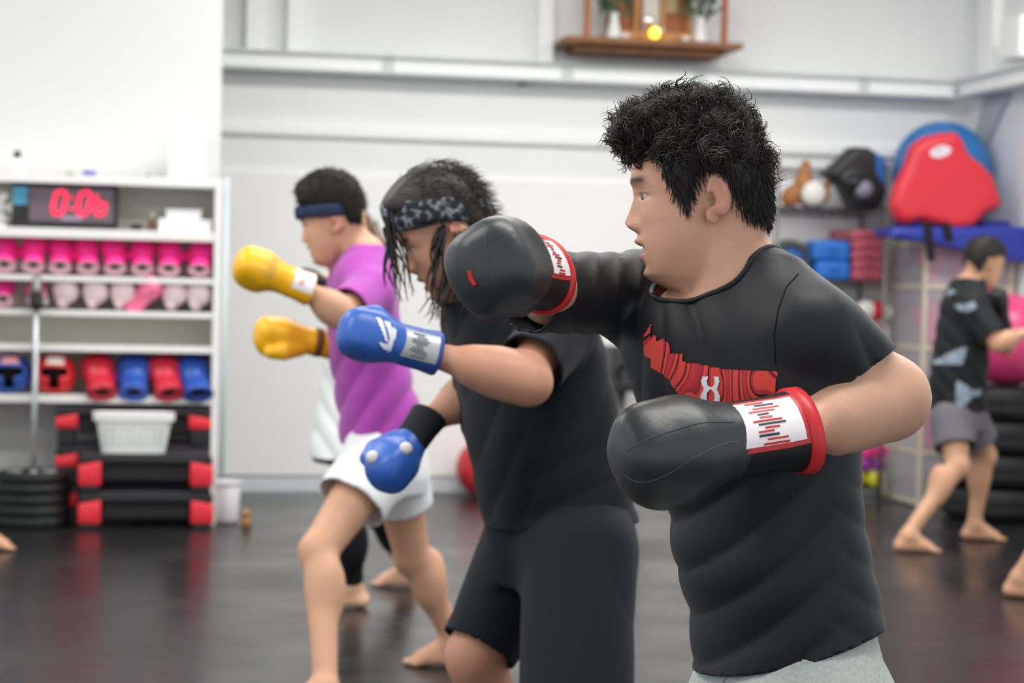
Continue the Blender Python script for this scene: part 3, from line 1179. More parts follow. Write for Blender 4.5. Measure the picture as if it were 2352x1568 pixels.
def stepper(label, pa, pb, ytop, yred0, yred1, yfoot, Yf, dep, zfloor=None, onfloor=False):
    Xa, Xb = float(PY(pa, ytop, Yf)[0]), float(PY(pb, ytop, Yf)[0])
    zt_, zp = zS(ytop, Yf), zS(yred0, Yf)
    zr_ = zS(yred1, Yf)
    zf = 0.001 if onfloor else zS(yfoot, Yf)
    t = thing('aerobic_stepper', label, 'stepper', ((Xa + Xb) / 2, Yf + dep / 2, zf), 'stacked steppers under the shelf')
    box('platform', (Xa, Yf + .006, zp - .012), (Xb, Yf + dep, zt_ - .016), M_STEP, t, bev=.012)
    box('tread', (Xa + .012, Yf + .012, zt_ - .0155), (Xb - .012, Yf + dep - .012, zt_), M_STEPT, t, bev=.004)
    w = .118
    for xa in (Xa - .002, Xb - w + .002):
        for yy in (Yf - .004, Yf + dep - .11):
            bm = bmesh.new()
            vs = bx(bm, (xa, yy, zr_), (xa + w, yy + .11, zp + .004), .012)
            for vv in bm.verts:       # sloping shoulder towards the outside
                if vv.co.z > (zr_ + zp) / 2:
                    e_ = (vv.co.x - xa) / w
                    if xa > (Xa + Xb) / 2:
                        e_ = 1 - e_
                    vv.co.z -= .022 * (1 - e_)
            obj_bm('riser', bm, M_RISER, t, True)
            box('foot', (xa + .012, yy + .004, zf), (xa + w - .012, yy + .1, zr_ - .0005), M_STEP, t, bev=.006)
    box('skirt', (Xa + w + .003, Yf + .05, zf + (zp - zf) * .35), (Xb - w - .003, Yf + .07, zp - .013), M_STEP, t, bev=.004)
    return t


YF = YS - .20
YR = YS + .0
stepper('lower front stepper with red risers standing on the floor', 180, 490, 1130, 1150, 1204, 1214, YF - .0, .17, onfloor=True)
stepper('upper front stepper with red risers under the white basket', 181, 489, 1042, 1061, 1117, 1129, YF - .0, .17)
stepper('topmost stepper of the rear stack behind the white basket', 128, 484, 934, 952, 985, 1021, YR - .02, .28)
stepper('middle stepper of the rear stack under the shelf', 128, 484, 1022, 1042, 1073, 1112, YR - .02, .28)
stepper('lowest stepper of the rear stack standing on the floor', 128, 484, 1113, 1132, 1165, 1200, YR - .02, .28, onfloor=True)
# white basket
A, B = PY(212, 948, YF + .01), PY(402, 1041, YF + .01)
zb0 = zS(1042, YF) + .001
zb1 = float(A[2])
xm, hw = (A[0] + B[0]) / 2, (B[0] - A[0]) / 2
bs = thing('laundry_basket', 'white plastic basket standing on the front stepper', 'basket', (xm, YF + .09, zb0))


def tapered(name, x, y, z0, z1, h0, h1, d0, d1, m, parent, t=.006, holes=None):
    bm = bmesh.new()
    ring = []
    for (z, hx, hy) in ((z0, h0, d0), (z1, h1, d1), (z1, h1 - t, d1 - t), (z0 + t, h0 - t, d0 - t)):
        r = []
        for k in range(32):
            a = k / 32 * 2 * math.pi
            cx_, sx_ = math.cos(a), math.sin(a)
            e = 5.
            q = (abs(cx_) ** e + abs(sx_) ** e) ** (-1 / e)
            r.append(bm.verts.new((x + hx * cx_ * q, y + hy * sx_ * q, z)))
        ring.append(r)
    for a, b in zip(ring[:-1], ring[1:]):
        for k in range(32):
            bm.faces.new((a[k], a[(k + 1) % 32], b[(k + 1) % 32], b[k]))
    bm.faces.new(ring[0][::-1])
    bm.faces.new(ring[-1])
    return obj_bm(name, bm, m, parent)


M_BASK = mat('basket_white', 'e3e6e4', .45, .45, var=.06, vscale=30)
tapered('body', xm, YF + .085, zb0, zb1 - .02, hw * .76, hw * .93, .062, .076, M_BASK, bs)
tapered('rim', xm, YF + .085, zb1 - .04, zb1, hw * .985, hw, .081, .084, M_WPL, bs, .012)
for r_ in range(3):
    for k in range(9):
        zz = zb0 + .045 + r_ * .035
        t_ = (zz - zb0) / (zb1 - zb0)
        xx_ = xm + (k - 4) * hw * .165
        yy_ = YF + .085 - (.062 + .014 * t_) - .0012
        box('slot', (xx_ - .008, yy_, zz), (xx_ + .008, yy_ + .0022, zz + .016), mat('basket_slot_grey', 'b9bfbd', .6, .3), bs)

# ------------------------------------------------------------------ weight plates with upright bar
g0 = PZ(76, 1216)
yc = g0[1] + .185
xc = float(PY(76, 1150, yc)[0])
M_PLATE = mat('rubber_plate_black', '1b1d1e', .5, .4, bump=.03, bscale=90)
ht = .285 / 5
for i in range(5):
    z = .001 + i * ht
    R_ = (.19, .19, .187, .187, .183)[i]
    t = thing('weight_plate', '%s black rubber weight plate from the floor in the stack round the bar' % ORD[i], 'weight plate', (xc, yc, z), 'stacked weight plates')
    lathe('disc', [(.026, .006), (.1, .006), (.12, 0), (R_ - .008, 0), (R_, .008), (R_, ht - .009), (R_ - .008, ht - .001), (.12, ht - .001), (.1, ht - .008), (.026, ht - .008)],
          (xc, yc, z), M_PLATE, t, n=40, close=True)
    lathe('hub', [(.017, .002), (.026, .002), (.026, ht - .002), (.017, ht - .002)], (xc, yc, z), mat('plate_hub_steel', 'a9a9ad', .35, .5, .8), t, n=20, close=True)
t = thing('upright_bar', 'steel bar standing upright in the stacked plates with a black clamp', 'bar', (xc, yc, .004))
ztop = float(PY(44, 640, yc)[2])
M_BAR = mat('satin_steel', 'c3c6c9', .35, .5, .7)
tube('shaft', [(xc, yc, .004), (xc, yc, ztop - .1)], .0145, M_BAR, t, n=14)
tube('sleeve', [(xc, yc, ztop - .16), (xc, yc, ztop + .02)], .02, mat('grey_sleeve', '8f9492', .4, .5, .5), t, n=14)
zc0, zc1 = float(PY(46, 706, yc)[2]), float(PY(46, 668, yc)[2])
V, F = sdf_mesh([(f_cone((xc, yc, zc0 + .02), (xc, yc, zc1 - .02), .036, .033), .01, '+'), (f_cone((xc, yc - .02, zc0 + .03), (xc + .035, yc - .025, zc0 + .012), .014, .012), .01, '+')], .006)
mk('clamp', V, F, M_BPL, t)
for dx in (-.09, .08):
    lathe('change_plate', [(.008, 0), (.045, 0), (.048, .006), (.045, .012), (.008, .012)], (xc + dx, yc - .1, .001 + 5 * ht), mat('change_plate_steel', '9c9a9d', .35, .5, .7), n=20, close=True)
    tag(COL.objects[-1], 'small steel weight disc lying on the plate stack, %s of the bar' % ('left' if dx < 0 else 'right'), 'weight disc', 'small discs on the plates')

# ================================================================== wire rack on the back wall, right
def f_extr(poly, y0, y1, r=.01, eu=(1, 0, 0), ev=(0, 0, 1), en=(0, 1, 0), o=(0, 0, 0)):
    """polygon in the (eu, ev) plane extruded along en from y0 to y1 with rounded edges"""
    eu, ev, en, o = [np.asarray(q, float) for q in (eu, ev, en, o)]
    pl = np.array(poly, float)
    ym, yh = (y0 + y1) / 2, abs(y1 - y0) / 2

    def fn(X, Y, Z):
        x, y, z = X - o[0], Y - o[1], Z - o[2]
        u = x * eu[0] + y * eu[1] + z * eu[2]
        v = x * ev[0] + y * ev[1] + z * ev[2]
        w = x * en[0] + y * en[1] + z * en[2]
        d = poly_sdf(u, v, pl) + r
        q = np.abs(w - ym) - yh + r
        return np.sqrt(np.maximum(d, 0) ** 2 + np.maximum(q, 0) ** 2) + np.minimum(np.maximum(d, q), 0) - r
    pts = np.array([o + eu * a + ev * b + en * c for a, b in poly for c in (y0, y1)])
    return fn, pts.min(0), pts.max(0)


YK2 = YB - .50
xr0, xr1 = float(PY(1782, 600, YK2)[0]), float(PY(2034, 600, YK2)[0])


def zR(y, Y=YK2, px=1950):
    return float(PY(px, y, Y)[2])


M_CHROME = mat('rack_grey_wire', '8b8789', .4, .5, .6)
M_RDARK = mat('rack_dark_wire', '4a4648', .45, .5, .5)
rk = thing('wire_rack', 'grey wire storage rack against the back wall holding pads and dumbbells', 'rack', ((xr0 + xr1) / 2, YK2 + .2, 0))
ztp = zR(388, YB - .1, 1820)
for x in (xr0, xr1):
    for y in (YK2, YB - .06):
        tube('post', [(x, y, .001), (x, y, ztp + .03)], .0125, M_CHROME, rk, n=10)
RZ = [zR(y) for y in (478, 645, 800, 962, 1121)]
for z in RZ:
    bmv, bmf = [], []

    def add(p, r):
        V, F = tube_arrays(p, r, 6)
        k = len(bmv)
        bmv.extend(V)
        bmf.extend([tuple(int(i) + k for i in f) for f in F])
    for y in (YK2, YB - .06):
        for dz in (0, -.032):
            add([(xr0, y, z + dz - .004), (xr1, y, z + dz - .004)], .005)
        n_ = 18
        zig = [(xr0 + (xr1 - xr0) * i / n_, y, z - .004 - (.032 if i % 2 else 0)) for i in range(n_ + 1)]
        for a, b in zip(zig[:-1], zig[1:]):
            add([a, b], .003)
    for x in (xr0, xr1):
        add([(x, YK2, z - .004), (x, YB - .06, z - .004)], .005)
    for i in range(1, 24):
        x = xr0 + (xr1 - xr0) * i / 24
        add([(x, YK2, z - .003), (x, YB - .06, z - .003)], .0028)
    mk('wire_shelf', np.array(bmv), bmf, M_RDARK, rk)
tube('top_rail', [(xr0 - .1, YB - .06, ztp), (xr1 + .15, YB - .06, ztp)], .012, M_CHROME, rk, n=10)

# brown mitt with white ball-shaped target
z0 = RZ[0] + .001
p = PY(1865, 440, YK2 + .1)
bt_ = thing('brown_mitt', 'brown leather mitt with a white round target on the top rack shelf', 'mitt', (p[0], p[1], z0))
c = np.array([p[0], p[1], z0])
V, F = sdf_mesh([(f_ell(c + (.01, .03, .08), (.115, .045, .08)), .01, '+'), (f_ell(c + (-.125, .03, .07), (.075, .04, .06), ((.7, 0, .7), (0, 1, 0), (-.7, 0, .7))), .02, '+'),
                 (f_cone(c + (-.05, .03, .15), c + (-.035, .03, .27), .06, .03), .02, '+'), (f_cone(c + (.07, .03, .1), c + (.115, .03, .155), .035, .02), .02, '+')], .009)
mk('leather_pad', V, F, mat('brown_leather', 'a9703f', .5, .4, var=.15, vscale=20), bt_)
V, F = sdf_mesh([(f_ell(c + (.0, -.03, .085), (.08, .05, .08)), 0, '+')], .009)
mk('white_target', V, F, mat('white_leather', 'e9e5df', .45, .4), bt_)
# black / blue body protector
p = PY(1950, 420, YK2 + .12)
c = np.array([p[0], p[1], z0])
q = lambda x, y: (float(PY(x, y, YK2 + .12)[0]) - c[0], float(PY(x, y, YK2 + .12)[2]) - c[2])
bp_ = thing('body_protector', 'black padded body protector with blue panel on the top rack shelf', 'body protector', (p[0], p[1], z0))
V, F = sdf_mesh([(f_extr([q(1885, 398), q(1915, 372), q(1950, 338), q(1985, 340), q(2022, 362), q(2034, 420), q(2020, 462), (q(2005, 470)[0], .0), (q(1950, 470)[0], .0), q(1925, 430)],
                         -.1, .1, .045, o=c), .01, '+'),
                 (f_ell(c + (.0, -.1, .16), (.06, .05, .05)), .03, '+')], .011)
mk('padding', V, F, mat('protector_black', '232427', .4, .5, bump=.06, bscale=20), bp_)
bv = bvh_of(V, F)
V2, F2 = poly_cells([[q(1996, 352), q(2022, 368), q(2030, 410), q(2018, 428), q(2000, 400)]], .006)
decal('blue_panel', V2, F2, c, (1, 0, 0), (0, 0, 1), mat('protector_blue', '2f63a8', .4, .5), bp_, bv, .003, .3, .25)
V, F = sdf_mesh([(f_ell(c + (q(1970, 437)[0], -.11, q(1970, 437)[1]), (.06, .05, .06)), 0, '+')], .009)
mk('chin_pad', V, F, mat('grey_violet_pad', '8b8896', .45, .4), bp_)
p = PY(2052, 435, YK2 + .2)
c = np.array([p[0] - .06, p[1], z0])
t = thing('foam_ball', 'pale grey foam ball behind the red kick shield on the rack', 'ball', c)
V, F = lathe_arrays([(.08 * math.sin(a), .08 - .08 * math.cos(a)) for a in np.linspace(0, math.pi, 13)], 20)
mk('ball', V + c, F, mat('foam_grey', 'c5c6c6', .7, .3), t)
lathe('valve', [(0, .0), (.01, 0), (.01, .003), (0, .003)], c + np.array([0, 0, .16]), M_BPL, t, n=10)

# second shelf: stacked blue and red mitts
z1 = RZ[1] + .001


def pad(label, group, pa, pb, ya, yb, Y, dep, m, bow=.0, cat='kick mitt'):
    A, B = PY(pa, yb, Y), PY(pb, ya, Y)
    w, h = (B[0] - A[0]) / 2, (B[2] - A[2]) / 2
    c_ = np.array([(A[0] + B[0]) / 2, Y + dep / 2, (A[2] + B[2]) / 2])
    t_ = thing('kick_mitt', label, cat, (c_[0], c_[1], float(A[2])), group)

    def fn(X, Y_, Z):
        x, y, z = X - c_[0], Y_ - c_[1], Z - c_[2] + bow * ((X - c_[0]) / w) ** 2
        r = min(h * .6, .03)
        qx, qy, qz = np.abs(x) - w + r, np.abs(y) - dep / 2 + r, np.abs(z) - h + r
        return np.sqrt(np.maximum(qx, 0) ** 2 + np.maximum(qy, 0) ** 2 + np.maximum(qz, 0) ** 2) + np.minimum(np.maximum(np.maximum(qx, qy), qz), 0) - r
    V, F = sdf_mesh([((fn, c_ - (w, dep / 2, h + bow), c_ + (w, dep / 2, h)), 0, '+')], .011)
    mk('padding', V, F, m, t_)
    box('strap', (c_[0] - w * .25, Y - .006, c_[2] - h * .3), (c_[0] + w * .25, Y - .0005, c_[2] + h * .3), mat(m.name + '_strap', 'a24d5b' if 'red' in m.name else '1f63b5', .6, .3), t_)
    return t_


M_MB = mat('mitt_blue', '2470c8', .45, .45)
M_MR = mat('mitt_dusty_red', 'b85a68', .5, .4)
zz = lambda y: y
pad('upper blue mitt of the pair on the second rack shelf', 'blue mitts', 1868, 1957, 552, 598, YK2 + .02, .22, M_MB, .008)
pad('lower blue mitt of the pair on the second rack shelf', 'blue mitts', 1875, 1957, 599, 644, YK2 + .02, .22, M_MB)
for i, (ya, yb) in enumerate(((528, 550), (550.5, 573), (573.5, 596), (596.5, 619), (619.5, 644))):
    pad('%s dusty red mitt from the top of the stack on the second rack shelf' % ORD[i], 'red mitts', 1957 + (2 if i % 2 else 0), 2032, ya, yb, YK2 + .02, .24, M_MR, .008 if i < 4 else 0)
pad('dusty red mitt lying behind the upper blue mitt', 'red mitts', 1922, 1954, 528, 550, YK2 + .25, .16, M_MR)
p = PY(1812, 605, YK2 + .16)
c = np.array([p[0], p[1], z1])
t = thing('gym_ring_pad', 'dark grey curved pad with blue core at the left of the second rack shelf', 'pad', c)
lathe('ring', [(.075, -.06), (.115, -.05), (.125, 0), (.115, .05), (.075, .06)], c + (0, 0, .127), mat('pad_dark_grey', '4c5152', .5, .4), t, n=36, axis=1, close=True, sx=1., sy=1.25)
lathe('core', [(0, -.055), (.07, -.05), (.074, 0), (.07, .05), (0, .055)], c + (0, 0, .127), mat('pad_core_blue', '3a5fa5', .5, .4, var=.4, vscale=30), t, n=24, axis=1, sx=1., sy=1.2)
# third shelf: red / white kit
z2 = RZ[2] + .001
for i, (px, py, m, r, lb) in enumerate(((2015, 695, mat('white_leather', 'e9e5df', .45, .4), .085, 'white rolled pad at the front of the third rack shelf'),
                                        (2012, 755, mat('kit_red', 'd2232f', .4, .45), .075, 'red and white training glove on the third rack shelf'))):
    pp = PY(px, py, YK2 + .1)
    c = np.array([pp[0], pp[1], 0])
    if i == 1:
        c[2] = z2
        t = thing('training_glove', lb, 'glove', c)
        V, F = sdf_mesh([(f_ell(c + (-.03, 0, .085), (.06, .07, .085)), .02, '+')], .009)
        mk('fist', V, F, m, t)
        V, F = sdf_mesh([(f_ell(c + (.05, -.01, .085), (.03, .06, .08)), .02, '+')], .009)
        mk('cuff', V, F, mat('white_leather', 'e9e5df', .45, .4), t)
        top1 = z2 + .172
    else:
        hold = (c, r, lb, m)
c, r, lb, m = hold
c[2] = top1
t = thing('rolled_pad', lb, 'pad', c)
V, F = sdf_mesh([(f_cone(c + (-.08, 0, .07), c + (.06, 0, .055), .062, .05), .01, '+')], .009)
mk('roll', V, F, m, t)
V, F = sdf_mesh([(f_cone(c + (-.02, .0, .066), c + (.0, .0, .064), .0625, .061), .004, '+')], .007)
mk('red_band', V, F, mat('kit_red', 'd2232f', .4, .45), t)
# dumbbells at the bottom of the rack
def dumbbell(label, px, py, z, m, r, Y, rot=0., group='rack dumbbells'):
    x = float(PY(px, py, Y)[0])
    t_ = thing('dumbbell', label, 'dumbbell', (x, Y, z), group)
    R = np.array(Matrix.Rotation(rot, 3, 'Z'))
    for s in (-1, 1):
        V, F = lathe_arrays([(0, -.03), (r * .8, -.03), (r, -.018), (r, .018), (r * .8, .03), (0, .03)], 6 if False else 16, 1)
        V = (V + np.array([0, s * .075, 0])) @ R.T + np.array([x, Y, z + r])
        mk('head', V, F, m, t_)
    V, F = tube_arrays(np.array([(0, -.05, 0), (0, .05, 0)]) @ R.T + np.array([x, Y, z + r]), .014, 10)
    mk('handle', V, F, m, t_)
    return t_


z4 = RZ[4] + .001
M_DY, M_DPU, M_DPI = mat('dumbbell_yellow', 'c5c02c', .5, .4), mat('dumbbell_purple', '8a3392', .5, .4), mat('dumbbell_pink', 'e23b8c', .5, .4)
dumbbell('yellow dumbbell at the right of the bottom rack shelf', 1998, 1100, z4, M_DY, .05, YK2 + .12)
dumbbell('yellow dumbbell left of the other yellow one on the bottom rack shelf', 1957, 1100, z4, M_DY, .05, YK2 + .12)
dumbbell('purple dumbbell resting on the yellow dumbbells, nearer the cabinet', 2008, 1070, z4 + .101, M_DPU, .04, YK2 + .12)
dumbbell('purple dumbbell resting on the yellow dumbbells, farther from the cabinet', 1976, 1070, z4 + .101, M_DPU, .04, YK2 + .12)
dumbbell('pink dumbbell on top of the dumbbell pile beside the cabinet', 2012, 1045, z4 + .182, M_DPI, .044, YK2 + .12)
dumbbell('pink dumbbell on top of the dumbbell pile, farther from the cabinet', 1980, 1045, z4 + .182, M_DPI, .044, YK2 + .12)

# ================================================================== translucent cabinet, mat roll, shield, balls, tyres
gc = PZ(2107, 1167)
XC0, YC0 = float(gc[0]), float(gc[1])
XC1, YC1 = XR - .03, min(YB - .06, YC0 + .6)
zct = float(PY(2112, 546, YC0)[2])
M_POST = mat('cream_plastic_frame', 'd5cdb8', .5, .4)
M_FROST = mat('frosted_plastic', 'dcd6de', .35, .4, alpha=.32)
cb = thing('drawer_cabinet', 'tall translucent plastic cabinet with cream frame and pink gloves inside', 'cabinet', ((XC0 + XC1) / 2, (YC0 + YC1) / 2, 0))
pw = .028
for x in (XC0, XC1 - pw):
    for y in (YC0, YC1 - pw):
        box('post', (x, y, .001), (x + pw, y + pw, zct), M_POST, cb, bev=.003)
lev = [.03] + [float(PY(2112, y, YC0)[2]) for y in (1048, 985, 805, 657)] + [zct - .03]
lev = [.03, float(PY(2112, 1040, YC0)[2]), float(PY(2112, 800, YC0)[2]), float(PY(2112, 657, YC0)[2]), zct - .03]
for z in lev:
    box('rail', (XC0 + pw, YC0 + .002, z - .015), (XC1 - pw, YC0 + pw - .002, z + .015), M_POST, cb)
    box('rail', (XC0 + .002, YC0 + pw, z - .015), (XC0 + pw - .002, YC1 - pw, z + .015), M_POST, cb)
    box('rail', (XC1 - pw + .002, YC0 + pw, z - .015), (XC1 - .002, YC1 - pw, z + .015), M_POST, cb)
    box('shelf', (XC0 + pw, YC0 + pw, z - .006), (XC1 - pw, YC1 - pw, z + .006), M_FROST, cb)
for a, b in zip(lev[:-1], lev[1:]):
    box('front_panel', (XC0 + pw, YC0 + .012, a + .016), (XC1 - pw, YC0 + .016, b - .016), M_FROST, cb)
    box('side_panel', (XC0 + .012, YC0 + pw, a + .016), (XC0 + .016, YC1 - pw, b - .016), M_FROST, cb)
for li, (a, b) in enumerate(zip(lev[1:-1], lev[2:])):
    n_ = 0
    for x in np.arange(XC0 + .13, XC1 - .1, .2):
        place_glove('hot pink glove stored inside the translucent cabinet, %s level, %s from the rack' % (('lower', 'middle', 'upper')[li], ORD[n_]),
                    'gloves inside the cabinet', (.1, .15, 1), (0, -1, .2), (x, YC0 + .2, a + .12), M_TMPL, M_CUFFP, 1.05, 1)
        n_ += 1
# blue exercise mat folded over the cabinet top
M_MAT = mat('blue_vinyl_mat', '27389f', .35, .5, bump=.03, bscale=14)
mt_ = thing('exercise_mat', 'long blue vinyl mat draped over the cabinet top', 'mat', ((XC0 + XC1) / 2, YC0, zct))
xa = float(PY(2034, 540, YC0 - .03)[0])
zq = lambda px, py: (float(PY(px, py, YC0 - .13)[0]), float(PY(px, py, YC0 - .13)[2]))
V, F = sdf_mesh([(f_extr([(xa, zct + .002), (XR - .012, zct + .002), (XR - .012, zct + .085), (xa, zct + .055)], YC0 - .15, YC0 + .2, .02), .01, '+'),
                 (f_extr([(XC0 + .1, zct + .002), (XR - .012, zct + .002), (XR - .012, zct + .125), (XC0 + .1, zct + .125)], YC0 + .1, YB - .06, .03), .02, '+'),
                 (f_extr([zq(2040, 546), zq(2110, 556), zq(2190, 572), zq(2300, 598), (XR - .012, zq(2320, 603)[1]), (XR - .012, zct + .07), (xa + .02, zct + .05)],
                         YC0 - .155, YC0 - .1, .02), .02, '+')], .014)
mk('vinyl', V, F, M_MAT, mt_)
for px, yl in ((2130, 600), (2172, 555)):
    A = PY(px - 10, 520, YC0 - .165)
    B = PY(px + 12, yl, YC0 - .165)
    bm = bmesh.new()
    dx = .03
    vs = [bm.verts.new(v) for v in ((A[0], YC0 - .163, zct + .09), (A[0] + .055, YC0 - .163, zct + .09), (B[0] + .02, YC0 - .163, B[2]), (B[0] - .035, YC0 - .163, B[2]))]
    f = bm.faces.new(vs)
    r = bmesh.ops.extrude_face_region(bm, geom=[f])
    for v in r['geom']:
        if isinstance(v, bmesh.types.BMVert):
            v.co.y += .006
    obj_bm('strap', bm, mat('black_webbing', '17181b', .7, .3), mt_)
# red kick shield
YSH = YC0 - .15
pts = [(2100, 332), (2130, 312), (2172, 303), (2204, 302), (2221, 325), (2231, 352), (2262, 376), (2286, 402), (2300, 440), (2307, 466), (2299, 480),
       (2270, 490), (2255, 508), (2235, 524), (2195, 529), (2150, 516), (2120, 508), (2082, 516), (2062, 502), (2052, 470), (2060, 430), (2084, 382), (2095, 348)]
poly = [(float(PY(x, y, YSH)[0]), float(PY(x, y, YSH)[2])) for x, y in pts]
ks = thing('kick_shield', 'large red kick shield standing on the blue mat on top of the cabinet', 'kick shield', (poly[14][0], YSH + .08, poly[14][1]))
V, F = sdf_mesh([(f_extr(poly, YSH, YSH + .14, .065), 0, '+')], .014, smooth=2)
mk('padding', V, F, mat('shield_red_vinyl', 'd6303f', .4, .45), ks)
bv = bvh_of(V, F)
ce = PY(2160, 348, YSH)
V2, F2 = poly_cells([[(.066 * math.cos(a) + .0, .034 * math.sin(a) + .012 * math.cos(a)) for a in np.linspace(0, 6.283, 28)[:-1]]], .006)
decal('white_badge', V2, F2, ce, (1, 0, 0), (0, 0, 1), mat('white_print', 'e8dfe8', .5, .4), ks, bv, .004, .3, .1)
V2, F2 = poly_cells([[(-.035 + .012 * k, -.012 + .003 * k) for k in range(6)] + [(.025 - .012 * k, .012 + .0 * k) for k in range(6)]], .004)
decal('badge_mark', V2, F2, ce, (1, 0, 0), (0, 0, 1), mat('pale_lilac_print', 'b9aecb', .5, .4), ks, bv, .006, .3, .1)
A = PY(2262, 505, YSH + .1)
tube('handle_strap', [(A[0] - .02, YSH + .17, A[2] + .05), (A[0] + .01, YSH + .2, A[2] - .01), (A[0] + .0, YSH + .17, A[2] - .05)], .014, mat('black_webbing', '17181b', .7, .3), ks)
# blue exercise ball in the corner
cbp = P(2170, 370, 13.0)
R_ = .315


def ball(name, label, c, r, m, group=None):
    t_ = thing(name, label, 'exercise ball', (c[0], c[1], c[2] - r), group)
    pr = []
    for a in np.linspace(0, math.pi, 33):
        rr = r * (1 + .004 * math.cos(a * 32))
        pr.append((max(rr * math.sin(a), 0), -rr * math.cos(a)))
    V, F = lathe_arrays(pr, 48)
    mk('ball', V + np.asarray(c), F, m, t_)
    lathe('valve', [(0, -.001), (.012, -.001), (.012, .003), (0, .003)], np.asarray(c) + (0, 0, r), M_WPL, t_, n=10)
    return t_


xb_ = min(float(cbp[0]), XR - R_ - .01)
ball('exercise_ball', 'big blue exercise ball behind the red kick shield in the corner', (xb_, YB - .05 - R_, zct + .126 + R_), R_, mat('ball_blue', '2c77bd', .35, .5))
# tyres and pink ball
CT = P(2284, 1190, 12.1)
CT[2] = 0
M_TYRE = mat('tyre_black_rubber', '18191a', .55, .4, bump=.05, bscale=60)
th = .787 / 4
for i in range(4):
    t = thing('tyre', '%s black tyre from the floor in the stack under the pink ball' % ORD[i], 'tyre', (CT[0], CT[1], i * th), 'stacked tyres')
    r = .305
    lathe('tread', [(.15, .03), (.19, .012), (r - .05, .004), (r - .01, .02), (r, .05), (r, th - .05), (r - .01, th - .02), (r - .05, th - .004), (.19, th - .012), (.15, th - .03),
                    (.155, th - .06), (.24, th * .5), (.155, .06)], (CT[0], CT[1], i * th), M_TYRE, t, n=48, close=True)
    for zz_ in (.34, .66):
        lathe('groove', [(r - .003, th * zz_ - .006), (r + .004, th * zz_ - .006), (r + .004, th * zz_ + .006), (r - .003, th * zz_ + .006)], (CT[0], CT[1], i * th), mat('tyre_rib', '2a2b2c', .5, .4), t, n=48, close=True)
cp = P(2345, 778, 12.1)
ball('exercise_ball', 'pink exercise ball resting on the stacked tyres', (XR - .285, CT[1], .787 + .268), .272, mat('ball_pink', 'e0477f', .3, .5))
# red ball behind the man in navy
pb = PZ(1112, 1140)
ball('exercise_ball', 'small red ball on the floor by the back wall', (float(PY(1112, 1070, YB - .26)[0]), YB - .26, .176), .175, mat('ball_red', 'd0323f', .35, .5))
# black loudspeaker on a stand between the two front men
A, B = PY(1402, 892, YB - .35), PY(1474, 797, YB - .35)
ls = thing('loudspeaker', 'dark grey loudspeaker on a stand by the back wall', 'loudspeaker', ((A[0] + B[0]) / 2, YB - .25, 0))
xm = (A[0] + B[0]) / 2
box('cabinet', (A[0], YB - .35, A[2]), (B[0], YB - .12, B[2]), mat('speaker_grey', '3a3b3d', .5, .4), ls, bev=.008)
lathe('woofer', [(0, .012), (.03, .008), (.062, -.004), (.068, -.008), (.072, 0), (0, .002)], (xm, YB - .351, A[2] + .09), M_BPL, ls, n=24, axis=1)
box('shelf_plate', (A[0] - .02, YB - .36, A[2] - .02), (B[0] + .02, YB - .1, A[2] - .001), M_BPL, ls)
tube('pole', [(xm, YB - .24, .02), (xm, YB - .24, A[2] - .02)], .03, mat('stand_grey', '6d6f70', .4, .5), ls, n=14)
xg = float(PY(1512, 1178, YB - .3)[0])
box('foot', (xm - .2, YB - .4, .001), (xg + .12, YB - .1, .03), mat('stand_plate_grey', 'b5b7b8', .4, .5), ls, bev=.006)

# ================================================================== people
def head_frame(px, py, zc, bow=0., yaw=0., right=False, hs=1.):
    """origin on the mid-plane at ear height; faces image-left (or right); yaw>0 turns the face to the camera"""
    b, w = math.radians(bow), math.radians(yaw)
    s = 1. if right else -1.
    fh = _r0 * s * math.cos(w) - _f0 * math.sin(w)
    fx = fh * math.cos(b) - _u0 * math.sin(b)
    uz = fh * math.sin(b) + _u0 * math.cos(b)
    ly = np.cross(uz, fx)
    return dict(O=P(px, py, zc), R=np.stack([fx, ly, uz]), s=hs, zc=zc)


def h_loc(H, V):
    return ((V - H['O']) @ H['R'].T) / H['s']


def h_wld(H, L):
    return H['O'] + (np.asarray(L, float) * H['s']) @ H['R']


def h_px(H, px, py):
    """pixel -> (x, z) on the head's mid-plane"""
    l = h_loc(H, P(px, py, H['zc'])[None])[0]
    return (l[0], l[2])


def field_local(H, fn, r):
    O, R, s = H['O'], H['R'], H['s']

    def g(X, Y, Z):
        x, y, z = (X - O[0]) / s, (Y - O[1]) / s, (Z - O[2]) / s
        q = [x * R[i, 0] + y * R[i, 1] + z * R[i, 2] for i in range(3)]
        return fn(*q) * s
    return g, O - r * s, O + r * s


def gs(v, c, w):
    return np.exp(-((v - c) / w) ** 2)


